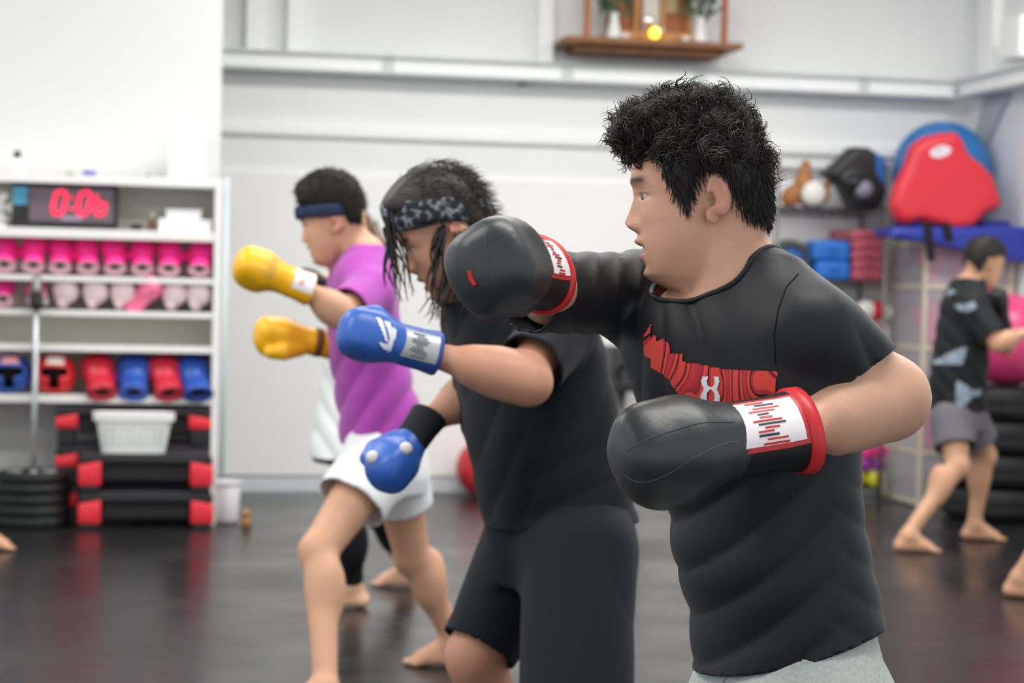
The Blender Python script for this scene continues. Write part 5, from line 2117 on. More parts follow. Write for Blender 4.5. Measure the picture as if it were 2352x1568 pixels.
    for off, nm in ((.62, 'stitching'), (.05, 'stitching')):
        pts = []
        for q in np.linspace(.0, .150, 22):
            n = unit(-_f0 + _u0 * (off - 1.1 * (q / .15) ** 2 * (1 if off < .3 else .3)))
            base = G['O'] + G['X'] * q * G['s']
            hit = G['bf'].ray_cast(Vector(base + n * .2), Vector(-n))
            if hit[0] is not None:
                pts.append(np.array(hit[0]))
        if len(pts) > 4:
            tube(nm, pts, .0011, mat('glove_stitch_grey', '46484b', .6, .4), G['o'], n=5)
    g2 = glove(t, 'black punching glove stretched out in front of the long-haired man', P(1240, 630, 2.90), P(1114, 598, 2.655), VR * .8 + _u0 * .45, 1, M_G, M_GC, .0045, ring=M_RB, th=.62)
    label(g2, -.088, .0, -.034, .034, VR * .8 + _u0 * .45)

    def trace(bvh, path, n=14):
        pts = []
        for a_, b2 in zip(path[:-1], path[1:]):
            for q in np.linspace(0, 1, n, endpoint=False):
                hit = bvh.ray_cast(Vector(CAM), Vector(unit(ray(a_[0] + (b2[0] - a_[0]) * q, a_[1] + (b2[1] - a_[1]) * q))))
                if hit[0] is not None:
                    pts.append(np.array(hit[0]))
        return pts
    for nm, path, r_, m_ in (('red_tag', [(1078, 622), (1082, 640), (1092, 656)], .0035, M_RB), ('stitching', [(1112, 540), (1120, 590), (1136, 650)], .0011, mat('glove_stitch_grey', '46484b', .6, .4))):
        pts = trace(g2['bf'], path)
        if len(pts) > 4:
            tube(nm, pts, r_, m_, g2['o'], n=6)
    pts = trace(bv, [(1834, 628), (1806, 660), (1788, 710), (1778, 770), (1782, 840)])
    if len(pts) > 6:
        tube('shoulder_seam', pts, .0013, mat('tee_seam', '08090b', .8, .2), sh, n=5)
    return t


# ------------------------------------------------------------------ long-haired man in navy
def man_navy():
    zc = 4.6
    H = head_frame(1046, 540, zc, 20, 4, hs=.99)
    t = man_empty('long-haired man in dark navy with patterned headband and blue gloves', P(1250, 1400, zc))
    sk = skin_mat('skin_man_navy', 'c28e75')
    rows = [(600, 1150, .07, .07, 55), (640, 1165, .115, .085, 54), (690, 1182, .17, .11, 53), (740, 1197, .195, .13, 52), (800, 1210, .195, .14, 52), (900, 1232, .19, .148, 54),
            (1000, 1248, .185, .155, 56), (1100, 1268, .183, .16, 58), (1180, 1283, .182, .158, 58), (1250, 1290, .18, .15, 60), (1330, 1290, .175, .14, 60)]
    T = torso_px(rows, zc)
    J = dict(ls=P(1292, 752, 4.46), le=P(1196, 868, 4.28), lw=P(985, 812, 4.27),
             rs=P(1100, 715, 4.75), re=P(1098, 895, 4.74), rw=P(958, 984, 4.66),
             lh=P(1330, 1270, 4.48), la=P(1395, 1990, 4.56), rh=P(1220, 1270, 4.72), ra=P(1120, 1960, 4.78))
    for q in 'lr':
        J[q + 'a'][2] = .085
        J[q + 'f'] = heading(70)
    J['lk'] = P(1325, 1560, 4.36)
    J['rk'] = P(1092, 1500, 4.64)
    nb = P(1160, 650, zc)
    V, F = body_mesh(J, T, H, 1.05, .0095, .0042, .002, .5, .97, 1.1, .062, nb,
                     [(f_cone(P(1215, 878, 4.28), P(1090, 842, 4.27), .052, .044), .02, '+')])
    b = mk('body', V, F, sk, t)
    set_zone(b, H, V)
    eyes(H, b)
    M_H2 = mat('long_dark_hair', '221d1b', .45, .45)
    px = [(868, 478), (878, 455), (898, 425), (925, 398), (955, 380), (990, 370), (1030, 376), (1070, 398), (1098, 430), (1112, 470), (1135, 495), (1140, 540), (1120, 600), (1090, 640), (1060, 660),
          (1062, 600), (1076, 560), (1070, 520), (1050, 500), (1020, 505), (1012, 540), (1006, 520), (985, 500), (900, 500), (885, 490)]
    poly = [h_px(H, *q) for q in px]
    HV, HF = hair_cap(H, poly, None, .093, .0075, .003, 60, 4)
    hc = mk('hair', HV, HF, M_H2, t)
    N = normals_of(HV, HF)
    g = np.random.default_rng(9)
    L = h_loc(H, HV)
    out = (np.linalg.norm((L - np.array([.015, 0, .03])) / np.array([.105, .08, .1]), axis=1) > .95) & (L[:, 2] > .02)
    idx = g.choice(np.where(out)[0], 1500)
    d = N[idx] * .1 - H['R'][0] * .8 + g.normal(size=(1500, 3)) * .22
    tufts('flyaway_hair', HV[idx] - N[idx] * .003, d, g.uniform(.02, .05, 1500), .0011, M_H2, hc, .004, .6, 6, .3, 4)
    # hanging locks, both sides of the face and at the nape
    roots, tips = [], []
    for (a, b_, n, dz, r) in (((888, 500), (935, 690), 10, -.06, .012), ((890, 530), (918, 660), 8, .07, .012), ((1012, 520), (1010, 625), 12, -.076, .012), ((1022, 580), (1002, 715), 8, -.06, .014),
                              ((1080, 560), (1045, 680), 40, -.06, .03), ((1100, 560), (1050, 700), 40, .03, .03), ((1060, 600), (1010, 720), 26, .05, .025), ((1095, 500), (1135, 560), 30, -.03, .03)):
        for i in range(n):
            j = g.normal(size=3) * r * .5
            roots.append(P(*a, zc + dz) + j)
            tips.append(P(*b_, zc + dz) + j * 1.7 + g.normal(size=3) * .014)
    roots, tips = np.array(roots), np.array(tips)
    ln = np.linalg.norm(tips - roots, axis=1)
    tufts('hanging_locks', roots, tips - roots, ln, .0034, M_H2, hc, .009, .8, 9, .0, 12)
    # bandana
    V, F = [], []
    n_ = 56
    for k in range(n_):
        a = k / n_ * 2 * math.pi
        ca, sa = math.cos(a), math.sin(a)
        x = .022 + .117 * ca
        y = .0885 * sa
        tilt = .062 + .024 * ca
        hw = .029 + .004 * ca
        for q in range(5):
            v = -1 + q * .5
            bul = .004 * (1 - v * v)
            V.append(h_wld(H, (x + bul * ca, y + bul * sa, tilt + v * hw + .0025 * math.sin(5 * a + q))))
    for k in range(n_):
        for q in range(4):
            F.append((k * 5 + q, ((k + 1) % n_) * 5 + q, ((k + 1) % n_) * 5 + q + 1, k * 5 + q + 1))
    m = bpy.data.materials.new('paisley_bandana')
    m.use_nodes = True
    nt = m.node_tree
    bs = nt.nodes['Principled BSDF']
    bs.inputs['Roughness'].default_value = .8
    tc = nt.nodes.new('ShaderNodeTexCoord')
    vo = nt.nodes.new('ShaderNodeTexVoronoi')
    vo.inputs['Scale'].default_value = 55
    nz_ = nt.nodes.new('ShaderNodeTexNoise')
    nz_.inputs['Scale'].default_value = 70
    mul = nt.nodes.new('ShaderNodeMath')
    mul.operation = 'MULTIPLY'
    rp = nt.nodes.new('ShaderNodeValToRGB')
    rp.color_ramp.elements[0].position = .24
    rp.color_ramp.elements[0].color = (*lin('1c1f23'), 1)
    rp.color_ramp.elements[1].position = .44
    rp.color_ramp.elements[1].color = (*lin('9a9ea8'), 1)
    nt.links.new(tc.outputs['Object'], vo.inputs['Vector'])
    nt.links.new(tc.outputs['Object'], nz_.inputs['Vector'])
    nt.links.new(vo.outputs['Distance'], mul.inputs[0])
    nt.links.new(nz_.outputs['Fac'], mul.inputs[1])
    nt.links.new(mul.outputs[0], rp.inputs['Fac'])
    nt.links.new(rp.outputs['Color'], bs.inputs['Base Color'])
    o = mk('headband', np.array(V), F, m, t)
    o['label'] = 'black and grey patterned headband'
    solidify(o, .003, 1)
    # tee
    M_T = mat('navy_tee_fabric', '14151c', .8, .2, bump=.08, bscale=320, sheen=.08, var=.08, vscale=30)
    pr = [(f_zloft(T[:-1], .006, 2.25), 0, '+'), (f_cone(P(1200, 700, 4.55), J['ls'], .08, .078), .035, '+'), (f_cone(J['ls'], J['le'] + (J['le'] - J['ls']) * .3, .078, .074), .02, '+'),
          (f_cone(P(1150, 690, 4.65), J['rs'], .085, .08), .05, '+'), (f_cone(J['rs'], J['re'] + (J['re'] - J['rs']) * .3, .08, .075), .03, '+')]

    def disp(V):
        u = (V - P(1270, 1000, zc)) @ _r0
        w = V[:, 2]
        env = .25 + .9 * sstep(-.3, .6, wob(V, 71, 8))
        f = (ridge(90 * (w * .75 - u * .55) + 4.2 * wob(V, 14, 6)) - .62) * .012 * sstep(1.1, .92, w) * env * sstep(-.16, .02, u)
        f = f + (ridge(80 * (w * .4 - u) + 3 * wob(V, 24, 7)) - .62) * .005
        return f + .003 * wob(V, 17, 12)
    pf, pk = P(1110, 1205, zc), P(1462, 1192, zc)
    axis = unit(pk - pf)
    nrm = np.cross(axis, _f0)
    nrm = nrm if nrm[2] < 0 else -nrm
    nn = unit(_u0 * .8 + heading(55) * .6)
    tfn = f_zloft(T[:-1], .006, 2.25)[0]
    V, F = garment(pr, .0095, [cut_plane(pf, nrm), cut_sleeve(J['ls'], J['le'], .78, .09, tfn), cut_sleeve(J['rs'], J['re'], .55, .085, tfn), cut_neck(P(1138, 640, zc), nn, heading(55), .075, .08)], disp)
    sh = mk('t_shirt', V, F, M_T, t)
    solidify(sh, .004)
    # shorts
    T2 = torso_px([(1150, 1278, .172, .147, 58), (1200, 1284, .178, .15, 58), (1280, 1288, .18, .15, 60), (1340, 1288, .172, .14, 60)], zc)
    pr = [(f_zloft(T2, .0), 0, '+'), (f_cone(J['lh'], J['lk'] + (J['lk'] - J['lh']) * .5, .125, .118), .04, '+'), (f_cone(J['rh'], J['rk'] + (J['rk'] - J['rh']) * .2, .12, .078), .04, '+')]
    V, F = garment(pr, .011, [cut_tube(J['lh'], J['lk'], 1.22, .22), cut_tube(J['rh'], J['rk'], .95, .18)],
                   lambda V: .003 * wob(V, 4, 14) + .005 * (ridge(30 * ((V - P(1200, 1400, zc)) @ _r0) + 8 * V[:, 2] + 2 * wob(V, 6, 7)) - .6))
    so = mk('shorts', V, F, mat('navy_shorts_fabric', '11131d', .75, .22, bump=.08, bscale=260, sheen=.05), t)
    solidify(so, .004)
    # gloves
    M_G = mat('blue_glove_leather', '2f5fb5', .38, .5, bump=.05, bscale=50)
    M_GC = mat('blue_glove_cuff_leather', '274f9e', .42, .5)
    gl = glove(t, 'blue glove with white slanted logo and silver cuff label', P(1003, 812, 4.27), P(778, 752, 4.20), -_f0 * .95 + _u0 * .35, -1, M_G, M_GC, .0055)
    n = unit(-_f0 * .95 + _u0 * .2)
    n = unit(n - gl['X'] * np.dot(n, gl['X']))
    ev = np.cross(n, -gl['X'])
    s = gl['s']
    V2, F2 = grid2(-.012 * s, .092 * s, -.034 * s, .036 * s, 14, 12)
    lab = decal('cuff_label', V2, F2, gl['O'] + n * .02, -gl['X'], ev, mat('silver_label', 'b4b8b8', .35, .5, .25), gl['o'], gl['bc'], .002, .3, .15)
    for i in range(9):
        y = (-.027 + .0068 * i) * s
        V2, F2 = grid2((.022 + .008 * math.sin(i * 2)) * s, (.058 + .008 * math.sin(i * 1.3)) * s, y - .0015, y + .0012, 6, 1)
        decal('label_mark', V2, F2, gl['O'] + n * .02, -gl['X'], ev, mat('label_grey_ink', '5f6668', .5, .4), gl['o'], gl['bc'], .0034, .3, .15)
    wl = mat('white_glove_logo', 'e9ecf4', .4, .45)
    polys = [[(-.090, .040), (-.076, .040), (-.046, -.016), (-.058, -.010)], [(-.068, .036), (-.052, .036), (-.034, .004), (-.044, -.006)],
             [(-.044, .028), (-.030, .022), (-.034, -.034), (-.046, -.024)], [(-.074, -.018), (-.048, -.020), (-.034, -.036), (-.060, -.030)]]
    V2, F2 = poly_cells([[(a * s, b_ * s) for a, b_ in q] for q in polys], .0028)
    decal('logo', V2, F2, gl['O'] + n * .02, -gl['X'], ev, wl, gl['o'], gl['bf'], .002, .3, .15)
    g2 = glove(t, 'blue glove lowered beside the thigh with white round studs', P(985, 955, 4.68), P(868, 1118, 4.58), _f0 * .6 + VR * .5 + _u0 * .1, 1, M_G, mat('black_wrist_wrap', '17181c', .8, .3), .0055)
    for px, py in ((856, 1050), (932, 1030)):
        r_ = ray(px, py)
        hit = g2['bf'].ray_cast(Vector(CAM), Vector(unit(r_)))
        if hit[0] is not None:
            c_ = np.array(hit[0])
            V, F = sdf_mesh([(f_ell(c_, (.016, .012, .016)), 0, '+')], .004)
            mk('stud', V, F, mat('white_stud', 'ddd8d4', .4, .5), g2['o'])
    return t


# ------------------------------------------------------------------ man in purple
def man_purple():
    zc = 6.66
    H = head_frame(777, 512, zc, 8, -4, hs=.98)
    t = man_empty('man in purple t-shirt and white shorts with yellow gloves and navy headband', PZ(860, 1575))
    sk = skin_mat('skin_man_purple', 'd2a285')
    rows = [(560, 838, .07, .06, 76), (585, 836, .11, .072, 76), (615, 828, .155, .09, 75), (650, 829, .18, .10, 75), (690, 831, .185, .105, 75), (760, 839, .175, .112, 75),
            (850, 852, .165, .118, 74), (950, 872, .165, .125, 72), (1020, 882, .168, .13, 70), (1090, 890, .165, .125, 70)]
    T = torso_px(rows, zc)
    J = dict(ls=P(850, 672, 6.50), le=P(783, 722, 6.30), lw=P(690, 655, 6.24),
             rs=P(832, 655, 6.84), re=P(800, 792, 6.86), rw=P(730, 788, 6.76),
             lh=P(868, 1065, 6.57), lk=P(733, 1262, 6.38), la=P(748, 1600, 6.2),
             rh=P(905, 1065, 6.77), rk=P(945, 1272, 6.9), ra=P(1045, 1478, 7.04))
    for q, gp in (('l', PZ(735, 1625)), ('r', PZ(1040, 1530))):
        J[q + 'a'][2] = .08
        J[q + 'f'] = heading(82)
    nb = P(836, 580, zc)
    V, F = body_mesh(J, T, H, 1.0, .010, .0055, 0, .3, .98, 1.02, .056, nb)
    b = mk('body', V, F, sk, t)
    set_zone(b, H, V)
    px = [(672, 430), (690, 408), (715, 388), (750, 378), (785, 384), (816, 406), (836, 440), (842, 462), (838, 480), (838, 520), (803, 517), (793, 490), (778, 478), (760, 490), (748, 512), (740, 490), (730, 484), (690, 476), (683, 455)]
    poly = [h_px(H, *q) for q in px]
    HV, HF = hair_cap(H, poly, None, .090, .008, .0025, 70, 4)
    hc = mk('hair', HV, HF, M_HAIR, t)
    N = normals_of(HV, HF)
    g = np.random.default_rng(2)
    idx = g.choice(len(HV), 1400)
    tufts('short_hair', HV[idx] - N[idx] * .004, N[idx] + g.normal(size=(1400, 3)) * .4, g.uniform(.008, .018, 1400), .0018, M_HAIR, hc, .001, .3, 4, .2, 4)
    V, F = [], []
    n_ = 48
    for k in range(n_):
        a = k / n_ * 2 * math.pi
        ca, sa = math.cos(a), math.sin(a)
        for q in range(4):
            v = -1 + q * 2 / 3
            V.append(h_wld(H, (.026 + .109 * ca + .003 * (1 - v * v) * ca, (.087 + .003 * (1 - v * v)) * sa, .042 + .006 * ca + v * .02)))
    for k in range(n_):
        for q in range(3):
            F.append((k * 4 + q, ((k + 1) % n_) * 4 + q, ((k + 1) % n_) * 4 + q + 1, k * 4 + q + 1))
    o = mk('headband', np.array(V), F, mat('navy_headband', '27344f', .75, .3, bump=.1, bscale=200), t)
    solidify(o, .004, 1)
    M_T = mat('purple_tee_fabric', 'a843a8', .75, .25, bump=.08, bscale=300, sheen=.25, var=.05, vscale=25)
    pr = [(f_zloft(T, .006, 2.25), 0, '+'), (f_cone(P(836, 645, 6.58), J['ls'], .08, .075), .04, '+'), (f_cone(J['ls'], J['le'] + (J['le'] - J['ls']) * .4, .075, .066), .025, '+'),
          (f_cone(P(830, 640, 6.75), J['rs'], .08, .08), .05, '+'), (f_cone(J['rs'], J['re'] + (J['re'] - J['rs']) * .3, .08, .075), .03, '+')]

    def disp(V):
        u = (V - P(860, 850, zc)) @ _r0
        w = V[:, 2]
        f = (ridge(85 * (w * .55 - u * .8) + 3 * wob(V, 33, 7)) - .62) * .013 * sstep(1.25, 1.05, w)
        return f + .004 * wob(V, 17, 12)
    pf, pk = P(792, 1018, zc), P(985, 1012, zc)
    nrm = np.cross(unit(pk - pf), _f0)
    nrm = nrm if nrm[2] < 0 else -nrm
    nn = np.cross(unit(P(762, 605, zc) - P(880, 560, zc)), _f0)
    nn = nn if nn[2] > 0 else -nn
    tfn = f_zloft(T, .006, 2.25)[0]
    V, F = garment(pr, .011, [cut_plane(pf, nrm), cut_sleeve(J['ls'], J['le'], .80, .085, tfn), cut_sleeve(J['rs'], J['re'], .6, .085, tfn), cut_neck(P(832, 578, zc), nn, heading(76), .075, .07)], disp)
    sh = mk('t_shirt', V, F, M_T, t)
    solidify(sh, .004)
    T2 = torso_px([(985, 878, .155, .118, 70), (1030, 884, .165, .128, 70), (1090, 888, .17, .13, 70), (1130, 888, .155, .12, 70)], zc)
    pr = [(f_zloft(T2, .0), 0, '+'), (f_cone(J['lh'], J['lk'], .115, .115), .04, '+'), (f_cone(J['rh'], J['rk'], .112, .10), .04, '+')]
    V, F = garment(pr, .011, [cut_tube(J['lh'], J['lk'], .46, .2), cut_tube(J['rh'], J['rk'], .46, .18)], lambda V: .004 * wob(V, 4, 14) + .004 * (ridge(36 * ((V - P(850, 1100, zc)) @ _r0) + 12 * V[:, 2]) - .6))
    so = mk('shorts', V, F, mat('white_shorts_fabric', 'e9eaec', .8, .25, bump=.1, bscale=260), t)
    solidify(so, .004)
    M_G = mat('yellow_glove_leather', 'f7b80c', .36, .5, bump=.04, bscale=50)
    gl = glove(t, 'raised yellow glove with white cuff label and grey lettering', P(712, 665, 6.25), P(540, 597, 6.17), -_f0 * .8 + _u0 * .65, -1, M_G, M_G, .006)
    n = unit(-_f0 * .9 + _u0 * .35)
    n = unit(n - gl['X'] * np.dot(n, gl['X']))
    ev = np.cross(n, -gl['X'])
    s = gl['s']
    V2, F2 = grid2(.03 * s, .1 * s, -.03 * s, .042 * s, 12, 12)
    decal('cuff_label', V2, F2, gl['O'] + n * .02, -gl['X'], ev, mat('glove_label_white', 'efe9ea', .4, .45), gl['o'], gl['bc'], .002, .3, .15)
    V2, F2 = grid2(.05 * s, .066 * s, -.012 * s, .004 * s, 3, 3)
    decal('label_mark', V2, F2, gl['O'] + n * .02, -gl['X'], ev, mat('label_pink_ink', 'e79a98', .5, .4), gl['o'], gl['bc'], .0035, .3, .15)
    marks = []
    for i in range(6):
        y0 = -.036 + .0125 * i
        marks.append([((-.088 - .004 * (i % 2)) * s, y0 * s), ((-.082 - .004 * (i % 2)) * s, (y0 + .001) * s), ((-.040 + .006 * (i % 2)) * s, (y0 + .009) * s), ((-.046 + .006 * (i % 2)) * s, (y0 + .011) * s)])
    V2, F2 = poly_cells(marks, .0024)
    decal('lettering', V2, F2, gl['O'] + n * .02, -gl['X'], ev, mat('grey_lettering', '8f8a80', .5, .4), gl['o'], gl['bf'], .002, .3, .15)
    M_G2 = M_G
    g2 = glove(t, 'lower yellow glove held in front of the belly', P(765, 792, 6.78), P(583, 762, 6.70), -_f0 * .2 + _u0 * .5 - VR * .2, 1, M_G2, M_G2, .006)
    V, F = lathe_arrays([(.05 * g2['s'], -.035 * g2['s']), (.052 * g2['s'], -.04 * g2['s']), (.052 * g2['s'], -.058 * g2['s']), (.05 * g2['s'], -.063 * g2['s'])], 28, 0, 1.08, .9)
    mk('wrist_strap', V @ np.stack([g2['X'], g2['Y'], g2['Z']]) + g2['O'], F, mat('brown_strap', '6b4a1c', .6, .3), g2['o'])
    return t


man_black()
man_navy()
man_purple()


# ------------------------------------------------------------------ the people further back and at the frame edges
def dress(t, H, T, J, sk, tee, shorts, zhem, sleeve=.75, leg_t=.55, fold=90, h=.012, leggings=None, hair=None, half=.088, neckb=None, trunk=None, cut_n=True, tee_r=.074, leg_r=.11):
    V, F = body_mesh(J, T, H, .98, .012, .007, 0, .3, .96, 1., .056, neckb)
    b = mk('body', V, F, sk, t)
    set_zone(b, H, V)
    if hair is not None:
        HV, HF = hair_cap(H, hair[0], None, half, .009, .003, 60, 4)
        hc = mk('hair', HV, HF, hair[1], t)
        N = normals_of(HV, HF)
        g = np.random.default_rng(2)
        idx = g.choice(len(HV), 900)
        tufts('short_hair', HV[idx] - N[idx] * .004, N[idx] + g.normal(size=(900, 3)) * .4, g.uniform(.012, .024, 900), .0022, hair[1], hc, .001, .3, 4, .2, 4)
    pr = [(f_zloft(T, .006, 2.25), 0, '+')]
    tfn = f_zloft(T, .006, 2.25)[0]
    cuts = [cut_plane((0, 0, zhem), (0, 0, -1))]
    for q in 'lr':
        mid = np.array([T[-1][0], T[-1][1], J[q + 's'][2] + .02]) if T[-1][2] > T[0][2] else np.array([T[0][0], T[0][1], J[q + 's'][2] + .02])
        pr += [(f_cone(mid + (J[q + 's'] - mid) * .5, J[q + 's'], .07, tee_r), .04, '+'), (f_cone(J[q + 's'], J[q + 'e'] + (J[q + 'e'] - J[q + 's']) * .3, tee_r, tee_r - .004), .025, '+')]
        cuts.append(cut_sleeve(J[q + 's'], J[q + 'e'], sleeve, tee_r + .01, tfn))
    if cut_n and neckb is not None:
        cuts.append(cut_neck(neckb, (0, 0, 1), (1, 0, 0), .072, .072, -.06))
    V, F = garment(pr, h, cuts, lambda V: (ridge(fold * (V[:, 2] * .6 + .7 * (V @ _r0)) + 3 * wob(V, 33, 7)) - .62) * .010 + .003 * wob(V, 5, 12))
    sh = mk('t_shirt', V, F, tee, t)
    solidify(sh, .004)
    top = max(J['lh'][2], J['rh'][2])
    S = sorted(T, key=lambda r: r[2])
    S = [r for r in S if r[2] < top + .14]
    pr = [(f_zloft(S, -.006), 0, '+')]
    cuts = []
    for q in 'lr':
        if leggings:
            pr += [(f_cone(J[q + 'h'], J[q + 'k'], .092, .062), .04, '+'), (f_cone(J[q + 'k'], J[q + 'a'], .06, .041), .02, '+')]
            ax = unit(J[q + 'a'] - J[q + 'k'])
            bk = -unit(J[q + 'f'] - ax * np.dot(J[q + 'f'], ax))
            pr.append((f_ell(J[q + 'k'] + (J[q + 'a'] - J[q + 'k']) * .3 + bk * .022, (.057, .057, .1)), .04, '+'))
            cuts.append(cut_tube(J[q + 'k'], J[q + 'a'], leggings, .12))
        else:
            pr.append((f_cone(J[q + 'h'], J[q + 'k'], leg_r, leg_r - .008), .04, '+'))
            cuts.append(cut_tube(J[q + 'h'], J[q + 'k'], leg_t, .19))
    V, F = garment(pr, h, cuts, lambda V: .003 * wob(V, 4, 14))
    so = mk('leggings' if leggings else 'shorts', V, F, shorts, t)
    solidify(so, .004)
    return sh, V, F


def man_right():
    zc = 10.75
    H = head_frame(2256, 606, zc, 6, -25, right=True, hs=.97)
    t = man_empty('man in black patterned t-shirt and grey shorts training by the stacked tyres', PZ(2180, 1260))
    rows = [(640, 2225, .075, .07, -100), (660, 2222, .13, .085, -100), (690, 2219, .165, .105, -100), (730, 2217, .172, .12, -100), (800, 2208, .165, .13, -98), (880, 2200, .16, .138, -96), (940, 2198, .162, .14, -95), (985, 2200, .16, .13, -95)]
    T = torso_px(rows, zc)
    J = dict(rs=P(2232, 705, 10.62), re=P(2290, 790, 10.52), rw=P(2372, 758, 10.55),
             ls=P(2232, 700, 10.92), le=P(2312, 795, 10.85), lw=P(2304, 735, 10.71),
             rh=P(2185, 965, 10.66), rk=P(2200, 1068, 10.55), ra=P(2082, 1240, 10.42),
             lh=P(2220, 965, 10.88), lk=P(2262, 1045, 10.95), la=P(2236, 1215, 10.98))
    for q in 'lr':
        J[q + 'a'][2] = .08
        J[q + 'f'] = heading(-88 if q == 'r' else -82)
    hp = [(2212, 600), (2212, 570), (2228, 550), (2255, 540), (2285, 545), (2308, 562), (2312, 585), (2298, 590), (2285, 588), (2272, 592), (2262, 600), (2252, 592), (2243, 606), (2238, 628), (2222, 628)]
    hair = [h_px(H, *q) for q in hp]
    sh, V, F = dress(t, H, T, J, skin_mat('skin_man_right', 'cf9f80'), mat('black_patterned_tee', '1b1d21', .75, .3, bump=.06, bscale=300), mat('charcoal_marl_shorts', '6d6b73', .85, .2, var=.1, vscale=120),
                     float(P(2195, 940, zc)[2]), .82, .60, neckb=P(2228, 648, zc), hair=(hair, M_HAIR1), tee_r=.078, leg_r=.115)
    me = sh.data
    Vs = np.zeros(len(me.vertices) * 3, np.float32)
    me.vertices.foreach_get('co', Vs)
    Vs = Vs.reshape(-1, 3)
    Fs = [tuple(p.vertices) for p in me.polygons]
    bv = BVHTree.FromPolygons([tuple(map(float, v)) for v in Vs], Fs)
    s = FPX / zc
    o0 = P(2200, 800, zc - .12)
    f = lambda x, y: ((x - 2200) / s, -(y - 800) / s)
    pm = mat('tee_pale_patch', '8d9aa8', .7, .3, var=.25, vscale=30)
    for k, q in enumerate(([(2168, 690), (2178, 668), (2192, 664), (2200, 672), (2185, 682), (2172, 700)], [(2192, 702), (2228, 696), (2233, 708), (2215, 718), (2196, 712)],
                           [(2150, 835), (2172, 815), (2198, 800), (2215, 798), (2210, 820), (2206, 836), (2180, 836)], [(2192, 878), (2200, 874), (2212, 880), (2230, 895), (2252, 893), (2246, 906), (2226, 910), (2212, 930), (2192, 932)])):
        V2, F2 = poly_cells([[f(*p) for p in q]], .008)
        decal('patch', V2, F2, o0, VR, VU, pm, sh, bv, .004, .6, .3)
    M_G = mat('black_glove_leather_far', '1c1c1f', .45, .45)
    glove(t, 'black glove raised to the chin', P(2308, 752, 10.72), P(2288, 662, 10.66), -_f0 * .4 + VR * .7, -1, M_G, M_G, .009)
    glove(t, 'black glove punching out of the frame', P(2362, 762, 10.55), P(2470, 735, 10.5), _u0 * .7 - _f0 * .5, 1, M_G, M_G, .009)
    A = P(2265, 682, 10.72)
    V, F = sdf_mesh([(f_ell(A, (.035, .05, .045)), 0, '+')], .01)
    mk('inner_glove', V, F, mat('pink_inner_glove', 'cf4a86', .5, .4), t)


def woman_white():
    zc = 8.25
    H = head_frame(800, 552, zc, 4, -5, hs=.93)
    t = man_empty('woman in loose white shirt and black leggings behind the man in purple', PZ(830, 1385))
    rows = [(610, 822, .065, .06, 80), (630, 823, .10, .08, 80), (655, 827, .145, .105, 80), (690, 832, .165, .128, 80), (800, 826, .165, .13, 80), (900, 816, .17, .135, 80), (1000, 800, .18, .138, 80), (1060, 794, .185, .142, 80)]
    T = torso_px(rows, zc)
    J = dict(ls=P(840, 668, 8.12), le=P(800, 740, 7.98), lw=P(745, 642, 7.98), rs=P(832, 665, 8.4), re=P(785, 745, 8.42), rw=P(740, 650, 8.36),
             lh=P(822, 1000, 8.16), lk=P(795, 1200, 8.12), la=P(812, 1372, 8.24), rh=P(840, 1000, 8.34), rk=P(872, 1180, 8.5), ra=P(942, 1325, 8.84))
    for q in 'lr':
        J[q + 'a'][2] = .078
        J[q + 'f'] = heading(86)
    hp = [(725, 530), (735, 505), (765, 488), (800, 482), (840, 490), (862, 515), (866, 560), (850, 590), (830, 592), (815, 560), (800, 545), (780, 560), (765, 540), (735, 530)]
    hair = [h_px(H, *q) for q in hp]
    mh = mat('brown_hair', '7d5f42', .5, .4)
    sh, V, F = dress(t, H, T, J, skin_mat('skin_woman', 'dcb092'), mat('white_loose_shirt', 'eceeee', .8, .25, bump=.05, bscale=200), mat('black_leggings', '121316', .7, .3),
                     float(P(790, 1047, zc)[2]), .8, leggings=.88, neckb=P(820, 615, zc), hair=(hair, mh), half=.084, tee_r=.08)
    g = np.random.default_rng(6)
    n = 170
    j = g.normal(size=(n, 3)) * .018
    a = P(838, 530, zc) + j
    b_ = P(893, 655, zc) + j * 1.0 + g.normal(size=(n, 3)) * .02
    tufts('ponytail', a, b_ - a, np.linalg.norm(b_ - a, axis=1), .006, mh, t, .008, .5, 8, -.25, 3)
    M_G = mat('black_glove_leather_far', '1c1c1f', .45, .45)
    glove(t, 'black glove held at shoulder height', P(762, 652, 7.98), P(688, 626, 7.94), _u0 * .8 - _f0 * .3, -1, M_G, M_G, .009)
    glove(t, 'black glove held lower in guard', P(748, 690, 8.36), P(700, 640, 8.3), _u0 * .8 - _f0 * .3, 1, M_G, M_G, .009)


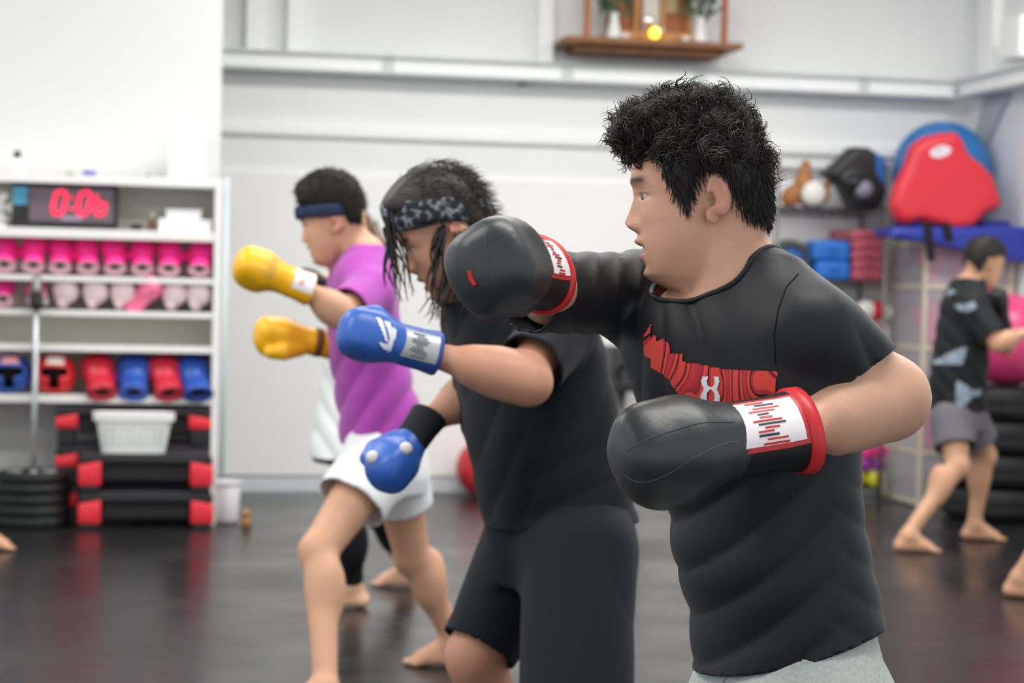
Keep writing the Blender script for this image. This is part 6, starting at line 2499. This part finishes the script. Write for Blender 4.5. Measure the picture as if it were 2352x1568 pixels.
def edge_person(label, rear, d, tee, shorts, leggings=None, skin='cf9f80', n_side=1):
    """figure standing just outside the frame; rear = rear ankle on the floor, d = heading"""
    d = unit(d)
    z = np.array([0, 0, 1.])
    n = np.cross(z, d) * n_side
    t = man_empty(label, rear + d * .25)
    r0 = np.array([rear[0], rear[1], 0])
    c = r0 + d * .27 - n * .09
    a, b = ('l', 'r') if n_side > 0 else ('r', 'l')
    J = {}
    J[a + 'a'], J[b + 'a'] = r0 + z * .085, r0 + d * .52 - n * .2 + z * .085
    J[a + 'h'], J[b + 'h'] = c + n * .09 + z * .86, c - n * .09 + z * .86
    J[a + 'k'], J[b + 'k'] = r0 + d * .22 - n * .0 + z * .45, r0 + d * .50 - n * .2 + z * .5
    for q, s in ((a, 1), (b, -1)):
        J[q + 's'] = c + n * .18 * s + z * 1.36 + d * .04
        J[q + 'e'] = c + n * .23 * s + z * 1.09 - d * .03
        J[q + 'w'] = c + n * .16 * s + z * 1.27 + d * .10
        J[q + 'f'] = d
    ph = math.atan2(d[1], d[0])
    T = [(*(c + z * zz + d * o), aa, bb, ph) for zz, o, aa, bb in ((.82, 0, .165, .125), (.95, 0, .165, .12), (1.1, .01, .165, .115), (1.25, .03, .18, .12), (1.36, .04, .17, .1), (1.43, .04, .1, .075), (1.47, .04, .065, .06))]
    H = dict(O=c + z * 1.62 + d * .06, R=np.stack([d, np.cross(z, d), z]), s=.97, zc=9.)
    hair = [(.12, .07), (.11, .12), (.05, .142), (-.02, .14), (-.075, .1), (-.092, .04), (-.085, -.03), (-.05, -.03), (-.02, .02), (.0, .04), (.03, .0), (.05, -.01), (.07, .04), (.1, .06)]
    dress(t, H, T, J, skin_mat('skin_edge_' + label.split()[2], skin), tee, shorts, .8, .8, .6, leggings=leggings, neckb=c + z * 1.45 + d * .04, hair=(hair, M_HAIR))
    M_G = mat('black_glove_leather_far', '1c1c1f', .45, .45)
    for q, sg in (('l', -1), ('r', 1)):
        X = unit(J[q + 'w'] - J[q + 'e'])
        glove(t, None, J[q + 'w'] - X * .06, J[q + 'w'] + X * .19, d, sg, M_G, M_G, .011)


man_right()
woman_white()
hl = PZ(2338, 1372)
edge_person('barefoot person in grey cut off by the right frame edge', hl, _r0 * .9 - _f0 * .45, mat('dark_green_tee', '2f3a35', .8, .25), mat('grey_edge_shorts', '7d7f83', .85, .2))
tl = PZ(36, 1264)
edge_person('barefoot person in white trousers cut off by the left frame edge', tl - _r0 * (.52 + .168) + _f0 * .2, _r0, mat('white_edge_tee', 'e3e4e4', .8, .25), mat('white_trousers', 'e6e8e8', .8, .25), leggings=.93, n_side=1)
